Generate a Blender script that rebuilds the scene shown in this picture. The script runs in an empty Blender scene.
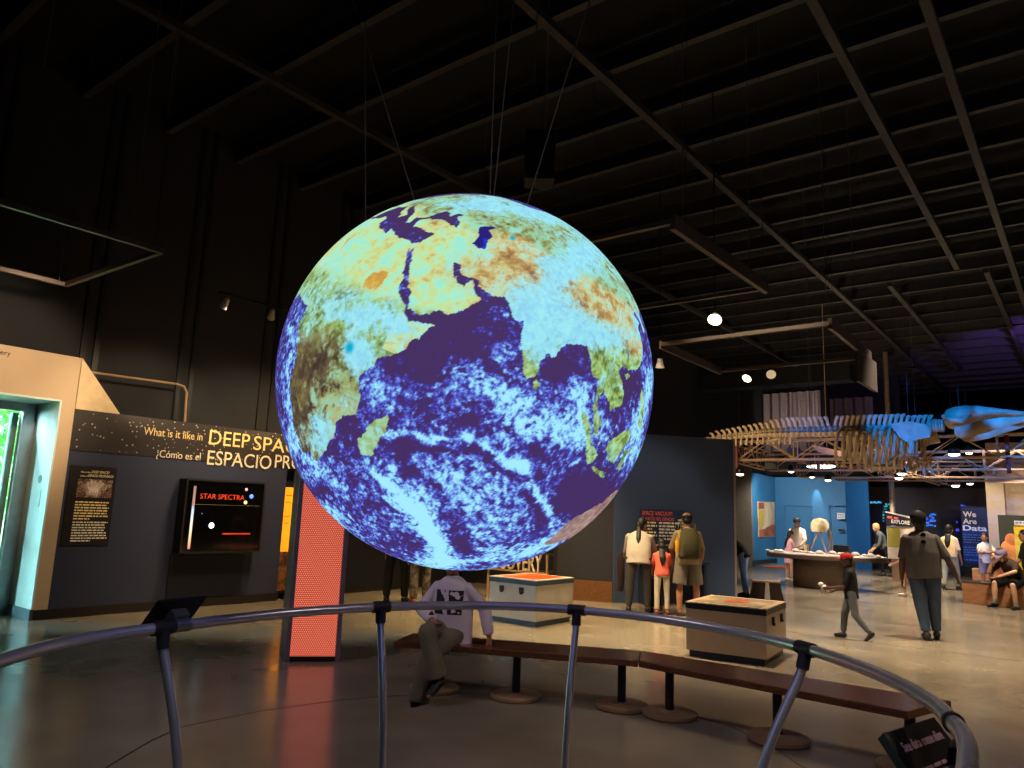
import bpy, bmesh, math, random
import numpy as np
from mathutils import Vector, Matrix, Quaternion
R_ = math.radians
rng = random.Random(7)
sc = bpy.context.scene
COL = sc.collection

# ===================================================================== camera
CAM = Matrix(((0.7891959453087454, 0.07466242903552421, 0.6095861560097565),
              (0.6130343763561994, -0.15534374502903692, -0.7746335742051975),
              (0.036859372129780306, 0.985034944847577, -0.16836728932702308)))
EYE, FPX = 1.55, 743.0
cd = bpy.data.cameras.new('camera'); cam = bpy.data.objects.new('camera', cd); COL.objects.link(cam)
cd.sensor_width = 36; cd.lens = FPX/1024*36; cd.clip_start = .05; cd.clip_end = 300
cam.matrix_world = Matrix.Translation((0, 0, EYE)) @ CAM.to_4x4()
sc.camera = cam

# ===================================================================== view, world, light
sc.view_settings.view_transform = 'Standard'; sc.view_settings.look = 'None'
sc.view_settings.exposure = 0.0; sc.view_settings.gamma = 1.0; sc.view_settings.use_curve_mapping = False
sc.cycles.use_denoising = True
sc.cycles.max_bounces = 6; sc.cycles.diffuse_bounces = 3; sc.cycles.glossy_bounces = 4; sc.cycles.transmission_bounces = 4
sc.cycles.caustics_reflective = False; sc.cycles.caustics_refractive = False
sc.cycles.sample_clamp_indirect = 4.0; sc.cycles.sample_clamp_direct = 0.0
w = bpy.data.worlds.new('sky'); sc.world = w; w.use_nodes = True
nt = w.node_tree; bg = nt.nodes['Background']
bg.inputs[0].default_value = (.62, .92, 1.0, 1); bg.inputs[1].default_value = 2.2

def light(kind, loc, energy, color=(1, .78, .5), target=None, size=.12, angle=60, blend=.6, sy=None):
    d = bpy.data.lights.new('lamp_light', kind); o = bpy.data.objects.new('lamp_light', d); COL.objects.link(o)
    o.location = loc; d.energy = energy; d.color = color
    if kind == 'SPOT': d.spot_size = R_(angle); d.spot_blend = blend; d.shadow_soft_size = size
    if kind == 'POINT': d.shadow_soft_size = size
    if kind == 'AREA':
        d.shape = 'RECTANGLE' if sy else 'SQUARE'; d.size = size
        if sy: d.size_y = sy
    if kind == 'SUN': d.angle = R_(3)
    if target is not None:
        o.rotation_euler = (Vector(target)-Vector(loc)).to_track_quat('-Z', 'Y').to_euler()
    return o
WARM = (1, .76, .46); WHITE = (1, .88, .7)
# daylight outside the entrance
light('SUN', (-15, -3, 4.3), 60, (.50, .84, 1.0), (-11, 3, 2.3)).data.angle = R_(34)
light('SUN', (-20, 4, 22), 7.0, (1, .97, .9), (-18, 5, 0))
# track spots on the left exhibit wall
light('SPOT', (-8.45, 5.0, 3.95), 210, WARM, (-10.5, 5.0, 2.0), angle=80)
light('SPOT', (-8.4, 6.6, 3.95), 210, WARM, (-10.5, 6.7, 2.0), angle=80)
light('SPOT', (-7.6, 3.2, 3.85), 390, (1, .74, .46), (-10.5, 3.0, 2.9), angle=58)
light('SPOT', (-9.3, 5.4, 2.8), 20, (1, .66, .36), (-10.7, 5.4, 3.6), angle=110)
light('SPOT', (-9.3, 7.6, 2.8), 16, (1, .66, .36), (-10.7, 7.2, 3.6), angle=110)
# floor pools by the left wall and the cases
light('SPOT', (-8.6, 7.0, 6.2), 1100, (1, .70, .34), (-9.6, 7.4, 0), angle=62)
light('SPOT', (-7.0, 9.4, 6.2), 2300, (1, .73, .36), (-6.9, 9.8, 0), angle=62)
light('SPOT', (-5.7, 8.5, 6.2), 2000, (1, .75, .40), (-5.2, 9.5, 0), angle=50)
light('SPOT', (-8.2, 10.4, 5.5), 900, (1, .72, .38), (-8.6, 11.0, 0), angle=62)
light('SPOT', (-5.2, 8.6, 5.2), 360, WHITE, (-6.2, 12.2, 1.4), angle=40)
# soft spots over the railing and the bench
light('SPOT', (1.6, 6.4, 5.6), 300, (1, .80, .72), (-3.0, 5.2, .4), size=.35, angle=58, blend=1)
light('SPOT', (-6.4, 1.0, 5.6), 250, (.92, .80, 1), (-4.4, 4.4, .4), size=.35, angle=60, blend=1)
light('SPOT', (.6, .4, 5.6), 210, (.9, .85, 1), (-2.6, 3.4, .9), size=.3, angle=70, blend=1)
light('SPOT', (.8, 5.6, 6.3), 300, (1, .72, .40), (-.4, 5.2, 0), angle=62)
# open hall on the right
light('SPOT', (-3.7, 8.9, 6.3), 1900, (1, .78, .50), (-3.1, 9.5, 0), angle=54)
light('SPOT', (-1.4, 12.6, 6.3), 2900, (1, .82, .56), (-2.2, 12.8, 0), angle=66)
light('SPOT', (0.6, 9.6, 6.3), 1150, (1, .76, .44), (.2, 10.0, 0), angle=66)
light('SPOT', (-4.3, 17.4, 2.75), 620, (1, .85, .64), (-4.3, 16.8, 0), angle=112)
light('SPOT', (-1.5, 17.2, 2.75), 420, (1, .83, .60), (-1.6, 17.4, 0), angle=112)
light('SPOT', (-3.4, 21.2, 5.6), 2400, (1, .84, .58), (-3.6, 22.4, 0), angle=70)
light('SPOT', (-6.6, 18.2, 2.8), 300, (1, .88, .74), (-5.6, 19.8, .7), angle=80)
light('SPOT', (-6.4, 21.4, 2.8), 420, (1, .88, .74), (-7.2, 22.4, .3), angle=110)
light('SPOT', (-4.2, 20.2, 2.8), 300, (1, .88, .74), (-4.9, 19.4, .7), angle=80)
# blue room wall wash and one tight beam
light('SPOT', (-8.2, 25.2, 2.85), 300, (.95, .96, 1), (-9.7, 27.8, 1.3), angle=100)
light('SPOT', (-6.6, 25.6, 2.85), 300, (.95, .96, 1), (-8.2, 29.4, 1.3), angle=95)
light('SPOT', (-8.22, 28.9, 3.3), 170, (.88, .97, 1), (-8.24, 29.1, 2.2), size=.02, angle=26, blend=.4)
light('SPOT', (-5.2, 24.6, 2.8), 420, (1, .84, .6), (-5.0, 25.4, 0), angle=90)
light('SPOT', (-2.9, 25.4, 2.8), 62, (1, .84, .66), (-3.2, 29.0, 1.2), angle=80)
light('SPOT', (-1.6, 24.4, 2.6), 95, (1, .84, .62), (-1.4, 27.4, 2.0), angle=90)
light('SPOT', (-.6, 19.6, 2.8), 240, (1, .84, .62), (-.9, 22.4, 1.2), angle=90)
# whale: blue from high in front, warm from the truss lamps below
light('SPOT', (-1.8, 9.6, 5.2), 3800, (0, .19, 1), (-2.6, 16.0, 3.55), size=.05, angle=17, blend=.3)
light('SPOT', (-3.8, 10.4, 5.3), 1300, (0, .16, 1), (-4.6, 16.0, 3.75), size=.05, angle=15, blend=.7)
light('SPOT', (-.6, 10.2, 5.3), 4200, (0, .20, 1), (-1.0, 16.0, 3.75), size=.05, angle=14, blend=.3)
light('SPOT', (-6.4, 13.8, 2.8), 210, (1, .74, .46), (-5.8, 16.2, 3.5), angle=100)
light('SPOT', (-3.2, 14.6, 2.0), 10, (1, .72, .45), (-3.2, 16.6, 3.0), angle=110)
light('SPOT', (-4.4, 18.6, 2.7), 80, (1, .74, .46), (-4.2, 18.8, 4.2), angle=150)
light('SPOT', (-1.4, 19.6, 2.7), 150, (1, .74, .46), (-1.2, 19.8, 4.2), angle=150)
light('SPOT', (-5.4, 22.0, 2.7), 120, (1, .74, .46), (-5.2, 22.0, 4.2), angle=150)
light('SPOT', (-.6, 23.0, 6.0), 420, (.34, .18, 1), (-.8, 26.0, 7.2), angle=100)
# unseen uplights added to lift the roof steel and the far curtain
light('SPOT', (4.5, 1.0, 2.6), 22, (1, .8, .76), (-1.5, 7.0, 7.2), angle=120)
light('SPOT', (5.5, 12.0, 2.8), 90, (1, .8, .76), (-1.0, 14.0, 7.2), angle=130)
light('SPOT', (-8.6, 28.0, 5.0), 130, (1, .84, .78), (-9.6, 30.4, 6.0), angle=70)

# ===================================================================== materials
def lin(c):
    return tuple(((v/255)/12.92 if v <= 10.3 else (((v/255)+.055)/1.055)**2.4) for v in c)
MATS = {}
def mat(name, rgb, rough=.6, metal=0.0, var=.10, scale=9.0, emit=None, estr=1.0, spec=.4, bump=0.0, bscale=60.0, alpha=None, trans=0.0):
    if name in MATS: return MATS[name]
    m = bpy.data.materials.new(name); m.use_nodes = True; n = m.node_tree.nodes; l = m.node_tree.links
    b = n['Principled BSDF']; c = lin(rgb)
    tc = n.new('ShaderNodeTexCoord'); nz = n.new('ShaderNodeTexNoise'); nz.inputs['Scale'].default_value = scale; nz.inputs['Detail'].default_value = 4
    l.new(tc.outputs['Object'], nz.inputs['Vector'])
    rp = n.new('ShaderNodeValToRGB'); rp.color_ramp.elements[0].position = .3; rp.color_ramp.elements[1].position = .7
    rp.color_ramp.elements[0].color = tuple(v*(1-var) for v in c)+(1,); rp.color_ramp.elements[1].color = tuple(min(1, v*(1+var)) for v in c)+(1,)
    l.new(nz.outputs['Fac'], rp.inputs['Fac']); l.new(rp.outputs['Color'], b.inputs['Base Color'])
    b.inputs['Roughness'].default_value = rough; b.inputs['Metallic'].default_value = metal
    b.inputs['Specular IOR Level'].default_value = spec; b.inputs['Transmission Weight'].default_value = trans
    if emit:
        b.inputs['Emission Color'].default_value = lin(emit)+(1,); b.inputs['Emission Strength'].default_value = estr
    if bump:
        bn = n.new('ShaderNodeBump'); bz = n.new('ShaderNodeTexNoise'); bz.inputs['Scale'].default_value = bscale; bz.inputs['Detail'].default_value = 5
        l.new(tc.outputs['Object'], bz.inputs['Vector']); l.new(bz.outputs['Fac'], bn.inputs['Height'])
        bn.inputs['Strength'].default_value = bump; l.new(bn.outputs['Normal'], b.inputs['Normal'])
    MATS[name] = m
    return m
def mix_mat(name, a, b_, scale, lo=.4, hi=.6, rough=.6, stretch=(1, 1, 1), kind='noise', coords='Object', detail=6, metal=0, spec=.4, bump=0):
    """two colours mingled by a noise, wave or voronoi pattern"""
    if name in MATS: return MATS[name]
    m = bpy.data.materials.new(name); m.use_nodes = True; n = m.node_tree.nodes; l = m.node_tree.links; b = n['Principled BSDF']
    tc = n.new('ShaderNodeTexCoord'); mp = n.new('ShaderNodeMapping'); mp.inputs['Scale'].default_value = stretch; l.new(tc.outputs[coords], mp.inputs['Vector'])
    if kind == 'voronoi':
        t = n.new('ShaderNodeTexVoronoi'); out = t.outputs['Distance']
    elif kind == 'wave':
        t = n.new('ShaderNodeTexWave'); t.inputs['Distortion'].default_value = 3; out = t.outputs['Fac']
    else:
        t = n.new('ShaderNodeTexNoise'); t.inputs['Detail'].default_value = detail; out = t.outputs['Fac']
    t.inputs['Scale'].default_value = scale; l.new(mp.outputs['Vector'], t.inputs['Vector'])
    r = n.new('ShaderNodeValToRGB'); r.color_ramp.elements[0].position = lo; r.color_ramp.elements[1].position = hi
    r.color_ramp.elements[0].color = lin(a)+(1,); r.color_ramp.elements[1].color = lin(b_)+(1,)
    l.new(out, r.inputs['Fac']); l.new(r.outputs['Color'], b.inputs['Base Color'])
    b.inputs['Roughness'].default_value = rough; b.inputs['Metallic'].default_value = metal; b.inputs['Specular IOR Level'].default_value = spec
    if bump:
        bn = n.new('ShaderNodeBump'); bn.inputs['Strength'].default_value = bump; l.new(out, bn.inputs['Height']); l.new(bn.outputs['Normal'], b.inputs['Normal'])
    MATS[name] = m
    return m

# ===================================================================== geometry helpers
def ray(px, py): return CAM @ Vector((px-512, 384-py, -FPX))
def atz(px, py, z=0.0): r = ray(px, py); t = (z-EYE)/r.z; return Vector((r.x*t, r.y*t, z))
def aty(px, py, y): r = ray(px, py); t = y/r.y; return Vector((r.x*t, y, EYE+r.z*t))
def atx(px, py, x): r = ray(px, py); t = x/r.x; return Vector((x, r.y*t, EYE+r.z*t))

class MB:
    def __init__(s): s.v = []; s.f = []
    def add(s, vs, fs):
        o = len(s.v); s.v += [tuple(v) for v in vs]; s.f += [tuple(i+o for i in f) for f in fs]; return s
    def box(s, c, d, rz=0, M=None):
        x, y, z = d[0]/2, d[1]/2, d[2]/2
        vs = [Vector((a*x, b*y, e*z)) for e in (-1, 1) for b in (-1, 1) for a in (-1, 1)]
        Q = M if M is not None else Matrix.Rotation(rz, 3, 'Z')
        return s.add([Vector(c)+Q @ v for v in vs], [(0, 2, 3, 1), (4, 5, 7, 6), (0, 1, 5, 4), (2, 6, 7, 3), (0, 4, 6, 2), (1, 3, 7, 5)])
    def bbox(s, lo, hi): return s.box([(a+b)/2 for a, b in zip(lo, hi)], [abs(b-a) for a, b in zip(lo, hi)])
    def bar(s, p, q, w_, h_, up=(0, 0, 1)):
        p, q = Vector(p), Vector(q); d = (q-p).normalized(); u = Vector(up)
        if abs(d.dot(u)) > .98: u = Vector((1, 0, 0))
        a = d.cross(u).normalized(); b = a.cross(d).normalized()
        return s.box((p+q)/2, (w_, (q-p).length, h_), M=Matrix((a, d, b)).transposed())
    def prism(s, poly, off):
        n = len(poly); off = Vector(off); vs = [Vector(p) for p in poly]+[Vector(p)+off for p in poly]
        return s.add(vs, [tuple(range(n))[::-1], tuple(range(n, 2*n))]+[(i, (i+1) % n, n+(i+1) % n, n+i) for i in range(n)])
    def tube(s, pts, r, n=8, closed=False):
        pts = [Vector(p) for p in pts]; N = len(pts); rs = r if isinstance(r, (list, tuple)) else [r]*N
        vs = []; ref = None
        for i, p in enumerate(pts):
            if closed: d = pts[(i+1) % N]-pts[i-1]
            else: d = pts[min(i+1, N-1)]-pts[max(i-1, 0)]
            d.normalize()
            if ref is None: ref = d.orthogonal().normalized()
            ref = (ref-d*ref.dot(d)); ref = ref.normalized() if ref.length > 1e-6 else d.orthogonal().normalized()
            b = d.cross(ref)
            vs += [p+(ref*math.cos(2*math.pi*k/n)+b*math.sin(2*math.pi*k/n))*rs[i] for k in range(n)]
        fs = []
        for i in range(N if closed else N-1):
            j = (i+1) % N
            fs += [(i*n+k, i*n+(k+1) % n, j*n+(k+1) % n, j*n+k) for k in range(n)]
        if not closed: fs += [tuple(range(n))[::-1], tuple(range((N-1)*n, N*n))]
        return s.add(vs, fs)
    def loft(s, rings, n=14):
        """rings: (centre, axis_a, axis_b) ellipses"""
        vs = []
        for c, a, b in rings:
            c, a, b = Vector(c), Vector(a), Vector(b)
            vs += [c+a*math.cos(2*math.pi*k/n)+b*math.sin(2*math.pi*k/n) for k in range(n)]
        N = len(rings); fs = [(i*n+k, i*n+(k+1) % n, (i+1)*n+(k+1) % n, (i+1)*n+k) for i in range(N-1) for k in range(n)]
        fs += [tuple(range(n))[::-1], tuple(range((N-1)*n, N*n))]
        return s.add(vs, fs)
    def lathe(s, c, prof, n=24, M=None):
        M = M or Matrix.Identity(3); c = Vector(c)
        return s.loft([(c+M @ Vector((0, 0, z)), M @ Vector((max(r, 1e-4), 0, 0)), M @ Vector((0, max(r, 1e-4), 0))) for r, z in prof], n)
    def ball(s, c, r, M=None, n=14, m=9):
        r = (r, r, r) if not isinstance(r, (tuple, list)) else r; M = M or Matrix.Identity(3)
        c = Vector(c); vs = [c+M @ Vector((0, 0, -r[2]))]; fs = []
        for i in range(1, m):
            t = math.pi*i/m
            vs += [c+M @ Vector((r[0]*math.sin(t)*math.cos(2*math.pi*k/n), r[1]*math.sin(t)*math.sin(2*math.pi*k/n), -r[2]*math.cos(t))) for k in range(n)]
        vs.append(c+M @ Vector((0, 0, r[2]))); L = len(vs)-1
        fs += [(0, 1+(k+1) % n, 1+k) for k in range(n)]
        for i in range(m-2):
            o = 1+i*n; fs += [(o+k, o+(k+1) % n, o+n+(k+1) % n, o+n+k) for k in range(n)]
        o = 1+(m-2)*n; fs += [(L, o+k, o+(k+1) % n) for k in range(n)]
        return s.add(vs, fs)
    def cap(s, p, q, r0, r1, n=10):
        """round-ended tapered limb"""
        p, q = Vector(p), Vector(q); d = q-p; L = d.length
        d = d/L if L > 1e-6 else Vector((0, 0, 1)); a = d.orthogonal().normalized(); b = d.cross(a); R = []
        for t in (80, 55, 28, 0): R.append((p-d*r0*math.sin(R_(t)), r0*math.cos(R_(t))))
        for t in (0, 28, 55, 80): R.append((q+d*r1*math.sin(R_(t)), r1*math.cos(R_(t))))
        return s.loft([(c, a*r, b*r) for c, r in R], n)
    def shifted(s, loc, rz=0):
        Q = Matrix.Rotation(-rz, 3, 'Z'); L = Vector(loc); s.v = [tuple(Q @ (Vector(v)-L)) for v in s.v]; return s
    def mesh(s, name):
        me = bpy.data.meshes.new(name); me.from_pydata(s.v, [], s.f); me.update(); return me

def obj(name, mb, m, parent=None, smooth=False, bevel=0.0, label=None):
    me = mb.mesh(name) if isinstance(mb, MB) else mb
    me.name = name
    b = bmesh.new(); b.from_mesh(me); bmesh.ops.recalc_face_normals(b, faces=b.faces)
    if smooth:
        for f_ in b.faces: f_.smooth = True
        lim = R_(38)
        for e in b.edges:
            if len(e.link_faces) == 2 and e.calc_face_angle(0) > lim: e.smooth = False
    b.to_mesh(me); b.free()
    me.materials.clear(); me.materials.append(m)
    o = bpy.data.objects.new(name, me); COL.objects.link(o)
    if parent: o.parent = parent
    if bevel:
        md = o.modifiers.new('bevel', 'BEVEL'); md.width = bevel; md.segments = 2; md.limit_method = 'ANGLE'
    if label: o['label'] = label
    return o
def thing(name, label, cat, loc=(0, 0, 0), rz=0, group=None):
    o = bpy.data.objects.new(name, None); COL.objects.link(o); o.location = loc; o.rotation_euler = (0, 0, rz); o.empty_display_size = .1
    return tag(o, label, cat, group)
def tag(o, label, cat, group=None):
    o['label'] = label; o['category'] = cat
    if group: o['group'] = group
    return o
def struct(name, mb, m, smooth=False, bevel=0, **k):
    o = obj(name, mb, m, None, smooth, bevel); o['kind'] = 'structure'; return o
def wpart(name, mb, m, root, smooth=False, bevel=0, label=None, under=None):
    """a part whose shape was laid out in room coordinates"""
    ps = getattr(mb, 'pieces', None)
    if ps and len(ps) > 1:
        return [wpart(name, q, m, root, smooth, bevel, label, under) for q in ps][0]
    mb.shifted(root.location, root.rotation_euler.z)
    return obj(name, mb, m, under or root, smooth, bevel, label)
def solo(name, mb, m, label, cat, loc, group=None, smooth=False, bevel=0):
    """a one-mesh thing laid out in room coordinates with its origin at loc"""
    mb.shifted(loc); o = obj(name, mb, m, None, smooth, bevel); o.location = loc
    return tag(o, label, cat, group)
def fuse(mb, voxel, it=4):
    """one continuous skin over overlapping solids"""
    me = mb.mesh('fused'); b = bmesh.new(); b.from_mesh(me); bmesh.ops.recalc_face_normals(b, faces=b.faces); b.to_mesh(me); b.free()
    o = bpy.data.objects.new('fused', me); COL.objects.link(o)
    md = o.modifiers.new('r', 'REMESH'); md.mode = 'VOXEL'; md.voxel_size = voxel; md.use_smooth_shade = True
    if it:
        sm = o.modifiers.new('s', 'SMOOTH'); sm.iterations = it; sm.factor = .5
    dg = bpy.context.evaluated_depsgraph_get()
    me2 = bpy.data.meshes.new_from_object(o.evaluated_get(dg)); bpy.data.objects.remove(o)
    return me2
def fused(name, mb, m, parent, voxel, it=4, label=None):
    me = fuse(mb, voxel, it); me.name = name; me.materials.clear(); me.materials.append(m)
    for p in me.polygons: p.use_smooth = True
    o = bpy.data.objects.new(name, me); COL.objects.link(o); o.parent = parent
    if label: o['label'] = label
    return o
def text_mb(s, origin, right, up, cap_h, width=None, align='LEFT', depth=.003, bold=0):
    """letters standing on a baseline: origin is the baseline start, right/up unit directions"""
    cu = bpy.data.curves.new('t', 'FONT'); cu.body = s; cu.size = 1; cu.resolution_u = 3; cu.extrude = .004; cu.offset = bold
    o = bpy.data.objects.new('t', cu); COL.objects.link(o)
    dg = bpy.context.evaluated_depsgraph_get(); me = bpy.data.meshes.new_from_object(o.evaluated_get(dg)); bpy.data.objects.remove(o)
    co = [v.co.copy() for v in me.vertices]; x0 = min(c.x for c in co); x1 = max(c.x for c in co)
    sy = cap_h/.70; sx = (width/(x1-x0)) if width else sy
    O, r, u = Vector(origin), Vector(right).normalized(), Vector(up).normalized(); nn = r.cross(u)
    sh = {'LEFT': -x0, 'RIGHT': -x1, 'CENTER': -(x0+x1)/2}[align]
    P3 = [O+r*((c.x+sh)*sx)+u*(c.y*sy)+nn*(.001+(depth if c.z > 0 else 0)) for c in co]; fs = [tuple(p.vertices) for p in me.polygons]
    bpy.data.meshes.remove(me)
    mb = MB(); mb.add(P3, fs)
    iv = sorted((min(co[i].x for i in f), max(co[i].x for i in f)) for f in fs); cuts = []; hi = iv[0][1]      # a wide gap starts a new word
    for lo_, h_ in iv:
        if lo_-hi > .17: cuts.append((lo_+hi)/2)
        hi = max(hi, h_)
    mb.pieces = []
    for k_ in range(len(cuts)+1):
        sel = [f for f in fs if sum(co[f[0]].x > q for q in cuts) == k_]; ids = sorted({i for f in sel for i in f}); mp = {i: n_ for n_, i in enumerate(ids)}
        w_ = MB(); w_.add([P3[i] for i in ids], [tuple(mp[i] for i in f) for f in sel]); mb.pieces.append(w_)
    return mb
def blocks_mb(origin, right, up, widths, line_h, gap, seed=1, depth=.002):
    """rows of unreadably small words"""
    r0 = random.Random(seed); O, r, u = Vector(origin), Vector(right).normalized(), Vector(up).normalized(); nn = r.cross(u); mb = MB(); ps = [MB()]
    for i, W in enumerate(widths):
        if W == 0: ps.append(MB())
        x = 0; y = -i*(line_h+gap)
        while x < W-.002:
            L = min(W-x, line_h*r0.uniform(1.2, 5)); p = O+r*x+u*y+nn*.001
            for q in (mb, ps[-1]): q.prism([p, p+r*L, p+r*L+u*line_h, p+u*line_h], nn*depth)
            x += L+line_h*.7
    mb.pieces = [q for q in ps if q.v]
    return mb
# ===================================================================== room shell
M_BLACK = mat('black wall paint', (31, 31, 34), .85, var=.12, scale=1.5)
M_CEIL = mat('black roof deck', (7, 7, 8), .9)
M_STEEL = mat('dark painted steel', (49, 47, 49), .6, var=.15)
M_NAVY = mat('navy wall paint', (50, 54, 78), .55, var=.08, scale=1.2, bump=.03)
M_NAVY2 = mat('blue grey wall paint', (62, 76, 104), .6, var=.08, scale=1.1)
M_CHAR = mat('charcoal wall paint', (44, 42, 50), .7)
M_TAN = mat('cream gallery paint', (206, 178, 146), .6, var=.04, scale=2)
M_WHITEWALL = mat('white reveal paint', (214, 232, 228), .5, var=.03)
M_BASE = mat('dark brown baseboard', (34, 27, 24), .5)
M_TEALBASE = mat('grey baseboard', (72, 92, 98), .5)
M_ALU = mat('brushed aluminium', (150, 152, 150), .35, metal=.8)
M_CHROME = mat('polished stainless steel', (232, 228, 230), .27, metal=.68, var=.03)
M_DARKCLAMP = mat('dark grey clamp', (48, 46, 50), .45)
M_CABLE = mat('steel cable', (92, 86, 84), .5)
M_WOOD = mix_mat('brown bench timber', (74, 44, 30), (112, 70, 46), 6, .3, .7, .22, (1, 14, 14), spec=.5)
M_PLY = mix_mat('pale plywood', (176, 138, 96), (196, 160, 116), 5, .3, .7, .5, (1, 10, 10))
M_BLACKGLOSS = mat('black glass', (8, 8, 10), .08, spec=.6)
M_BLACKMATT = mat('black plastic', (16, 16, 18), .5)
M_BLUE = mix_mat('sky blue wall paint', (44, 104, 142), (50, 114, 152), 1.2, .3, .7, .55)
M_BLUE2 = mat('deep blue wall paint', (34, 96, 148), .55, var=.06)
M_GREY = mat('warm grey wall paint', (112, 100, 84), .7)
M_WHITE = mat('white laminate', (206, 200, 190), .35, var=.03)
M_CREAM = mat('cream column paint', (214, 190, 156), .6, var=.05)

def floor_material():
    m = bpy.data.materials.new('polished concrete'); m.use_nodes = True; n = m.node_tree.nodes; l = m.node_tree.links; b = n['Principled BSDF']
    tc = n.new('ShaderNodeTexCoord')
    a = n.new('ShaderNodeTexNoise'); a.inputs['Scale'].default_value = .5; a.inputs['Detail'].default_value = 3; a.inputs['Roughness'].default_value = .62
    c = n.new('ShaderNodeTexNoise'); c.inputs['Scale'].default_value = 1.7; c.inputs['Detail'].default_value = 2
    l.new(tc.outputs['Object'], a.inputs['Vector']); l.new(tc.outputs['Object'], c.inputs['Vector'])
    r = n.new('ShaderNodeValToRGB'); r.color_ramp.elements[0].position = .32; r.color_ramp.elements[1].position = .68
    r.color_ramp.elements[0].color = lin((117, 107, 93))+(1,); r.color_ramp.elements[1].color = lin((138, 127, 111))+(1,)
    mx = n.new('ShaderNodeMath'); mx.operation = 'MULTIPLY_ADD'; mx.inputs[1].default_value = .5; mx.inputs[2].default_value = .25
    l.new(c.outputs['Fac'], mx.inputs[0])
    ad = n.new('ShaderNodeMath'); ad.operation = 'MULTIPLY_ADD'; ad.inputs[1].default_value = .5
    l.new(a.outputs['Fac'], ad.inputs[0]); l.new(mx.outputs[0], ad.inputs[2])
    sb = n.new('ShaderNodeMath'); sb.operation = 'SUBTRACT'; sb.inputs[1].default_value = .25; l.new(ad.outputs[0], sb.inputs[0])
    l.new(sb.outputs[0], r.inputs['Fac']); l.new(r.outputs['Color'], b.inputs['Base Color'])
    rr = n.new('ShaderNodeMapRange'); rr.inputs[1].default_value = .3; rr.inputs[2].default_value = .7; rr.inputs[3].default_value = .17; rr.inputs[4].default_value = .25
    l.new(c.outputs['Fac'], rr.inputs[0]); l.new(rr.outputs[0], b.inputs['Roughness'])
    b.inputs['Specular IOR Level'].default_value = .62
    bn = n.new('ShaderNodeBump'); bn.inputs['Strength'].default_value = .004; bn.inputs['Distance'].default_value = .05
    l.new(a.outputs['Fac'], bn.inputs['Height']); l.new(bn.outputs['Normal'], b.inputs['Normal'])
    return m
struct('floor', MB().bbox((-11.4, -6, -.2), (9, 42, 0)), floor_material())
struct('ceiling', MB().bbox((-11.6, -6.2, 7.35), (9.2, 42.2, 7.6)), M_CEIL)
LW = -10.7
wl = MB(); wl.bbox((LW-.7, -6, 0), (LW, 1.9, 7.4)); wl.bbox((LW-.7, 1.9, 2.75), (LW, 3.92, 7.4)); wl.bbox((LW-.7, 3.92, 0), (LW, 42, 7.4))
struct('wall_left', wl, M_BLACK)
struct('wall_right', MB().bbox((9, -6, 0), (9.2, 42, 7.4)), M_BLACK)
struct('wall_back', MB().bbox((-11.4, 42, 0), (9, 42.2, 7.4)), M_BLACK)
struct('wall_front', MB().bbox((-11.4, -6.2, 0), (9, -6, 7.4)), M_BLACK)
# dark seams between the tall wall panels
k = 0
for y in (4.16, 4.33, 5.53, 5.72, 6.93, 7.14, 8.33, 8.54, 9.75, 9.95, 2.75, 2.95):
    k += 1; struct('trim_%d' % k, MB().bbox((LW-.02, y-.035, 2.7), (LW+.025, y+.035, 7.35)), M_BLACKMATT)
# floor joint curving round the globe
pts = [(-4.45, 1.4), (-4.64, 2.23), (-4.95, 2.66), (-5.1, 2.95), (-5.08, 3.53), (-4.93, 4.18), (-4.63, 4.79), (-4.25, 5.25), (-3.75, 5.58), (-3.2, 5.8), (-2.69, 5.87), (-2.3, 5.78), (-1.94, 5.54), (-1.4, 5.0)]
jm = MB()
for i in range(len(pts)-1):
    a, b = Vector(pts[i]), Vector(pts[i+1]); t = (b-a).normalized(); n_ = Vector((-t.y, t.x))*.006
    jm.prism([(a+n_).to_3d(), (b+n_).to_3d(), (b-n_).to_3d(), (a-n_).to_3d()], (0, 0, .0012))
k += 1; struct('floor_joint', jm, M_BLACKMATT)
jm = MB(); jm.bbox((-10.6, 11.15, 0), (8.9, 11.165, .0012)); jm.bbox((-.45, 5, 0), (-.435, 30, .0012)); struct('floor_joint', jm, mat('joint filler', (62, 54, 46), .4))

# entrance portal: deep white reveal, cream face, glazed door beyond
PX = -10.5
pf = MB(); pf.bbox((LW, 3.92, .12), (PX, 4.09, 3.34)); pf.bbox((LW, 1.2, 2.75), (PX, 3.92, 3.34)); pf.bbox((LW, 1.2, .12), (PX, 1.9, 2.75))
struct('wall_entrance', pf, M_TAN)
struct('trim_%d' % (k+1), MB().prism([(LW, 4.09, 3.34), (LW, 4.66, 2.66), (LW, 4.09, 2.66)], (PX+.02-LW, 0, 0)), mat('cream gusset painted light', (222, 192, 152), .6)); k += 1  # lighter cream paints in the light on the gusset's turned face
rv = MB(); rv.bbox((-11.4, 3.90, .12), (PX+.002, 3.925, 2.75)); rv.bbox((-11.4, 1.9, 2.73), (PX+.002, 3.9, 2.755)); struct('trim_%d' % (k+1), rv, M_WHITEWALL); k += 1
bm_ = MB(); bm_.bbox((-11.38, 3.885, 0), (PX+.012, 3.93, .13)); struct('baseboard_entrance', bm_, M_TEALBASE)
struct('baseboard_left', MB().bbox((LW, 3.93, 0), (PX+.03, 7.45, .12)), M_BASE)
struct('baseboard_side', MB().bbox((LW, 7.68, 0), (LW+.04, 12.4, .1)), M_BASE)
tm = text_mb('Space Gallery', (PX+.002, 3.27, 3.215), (0, 1, 0), (0, 0, 1), .062, align='RIGHT'); ls = struct('wall_lettering', tm.pieces[-1], mat('dark brown lettering', (60, 40, 34), .6))
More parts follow.
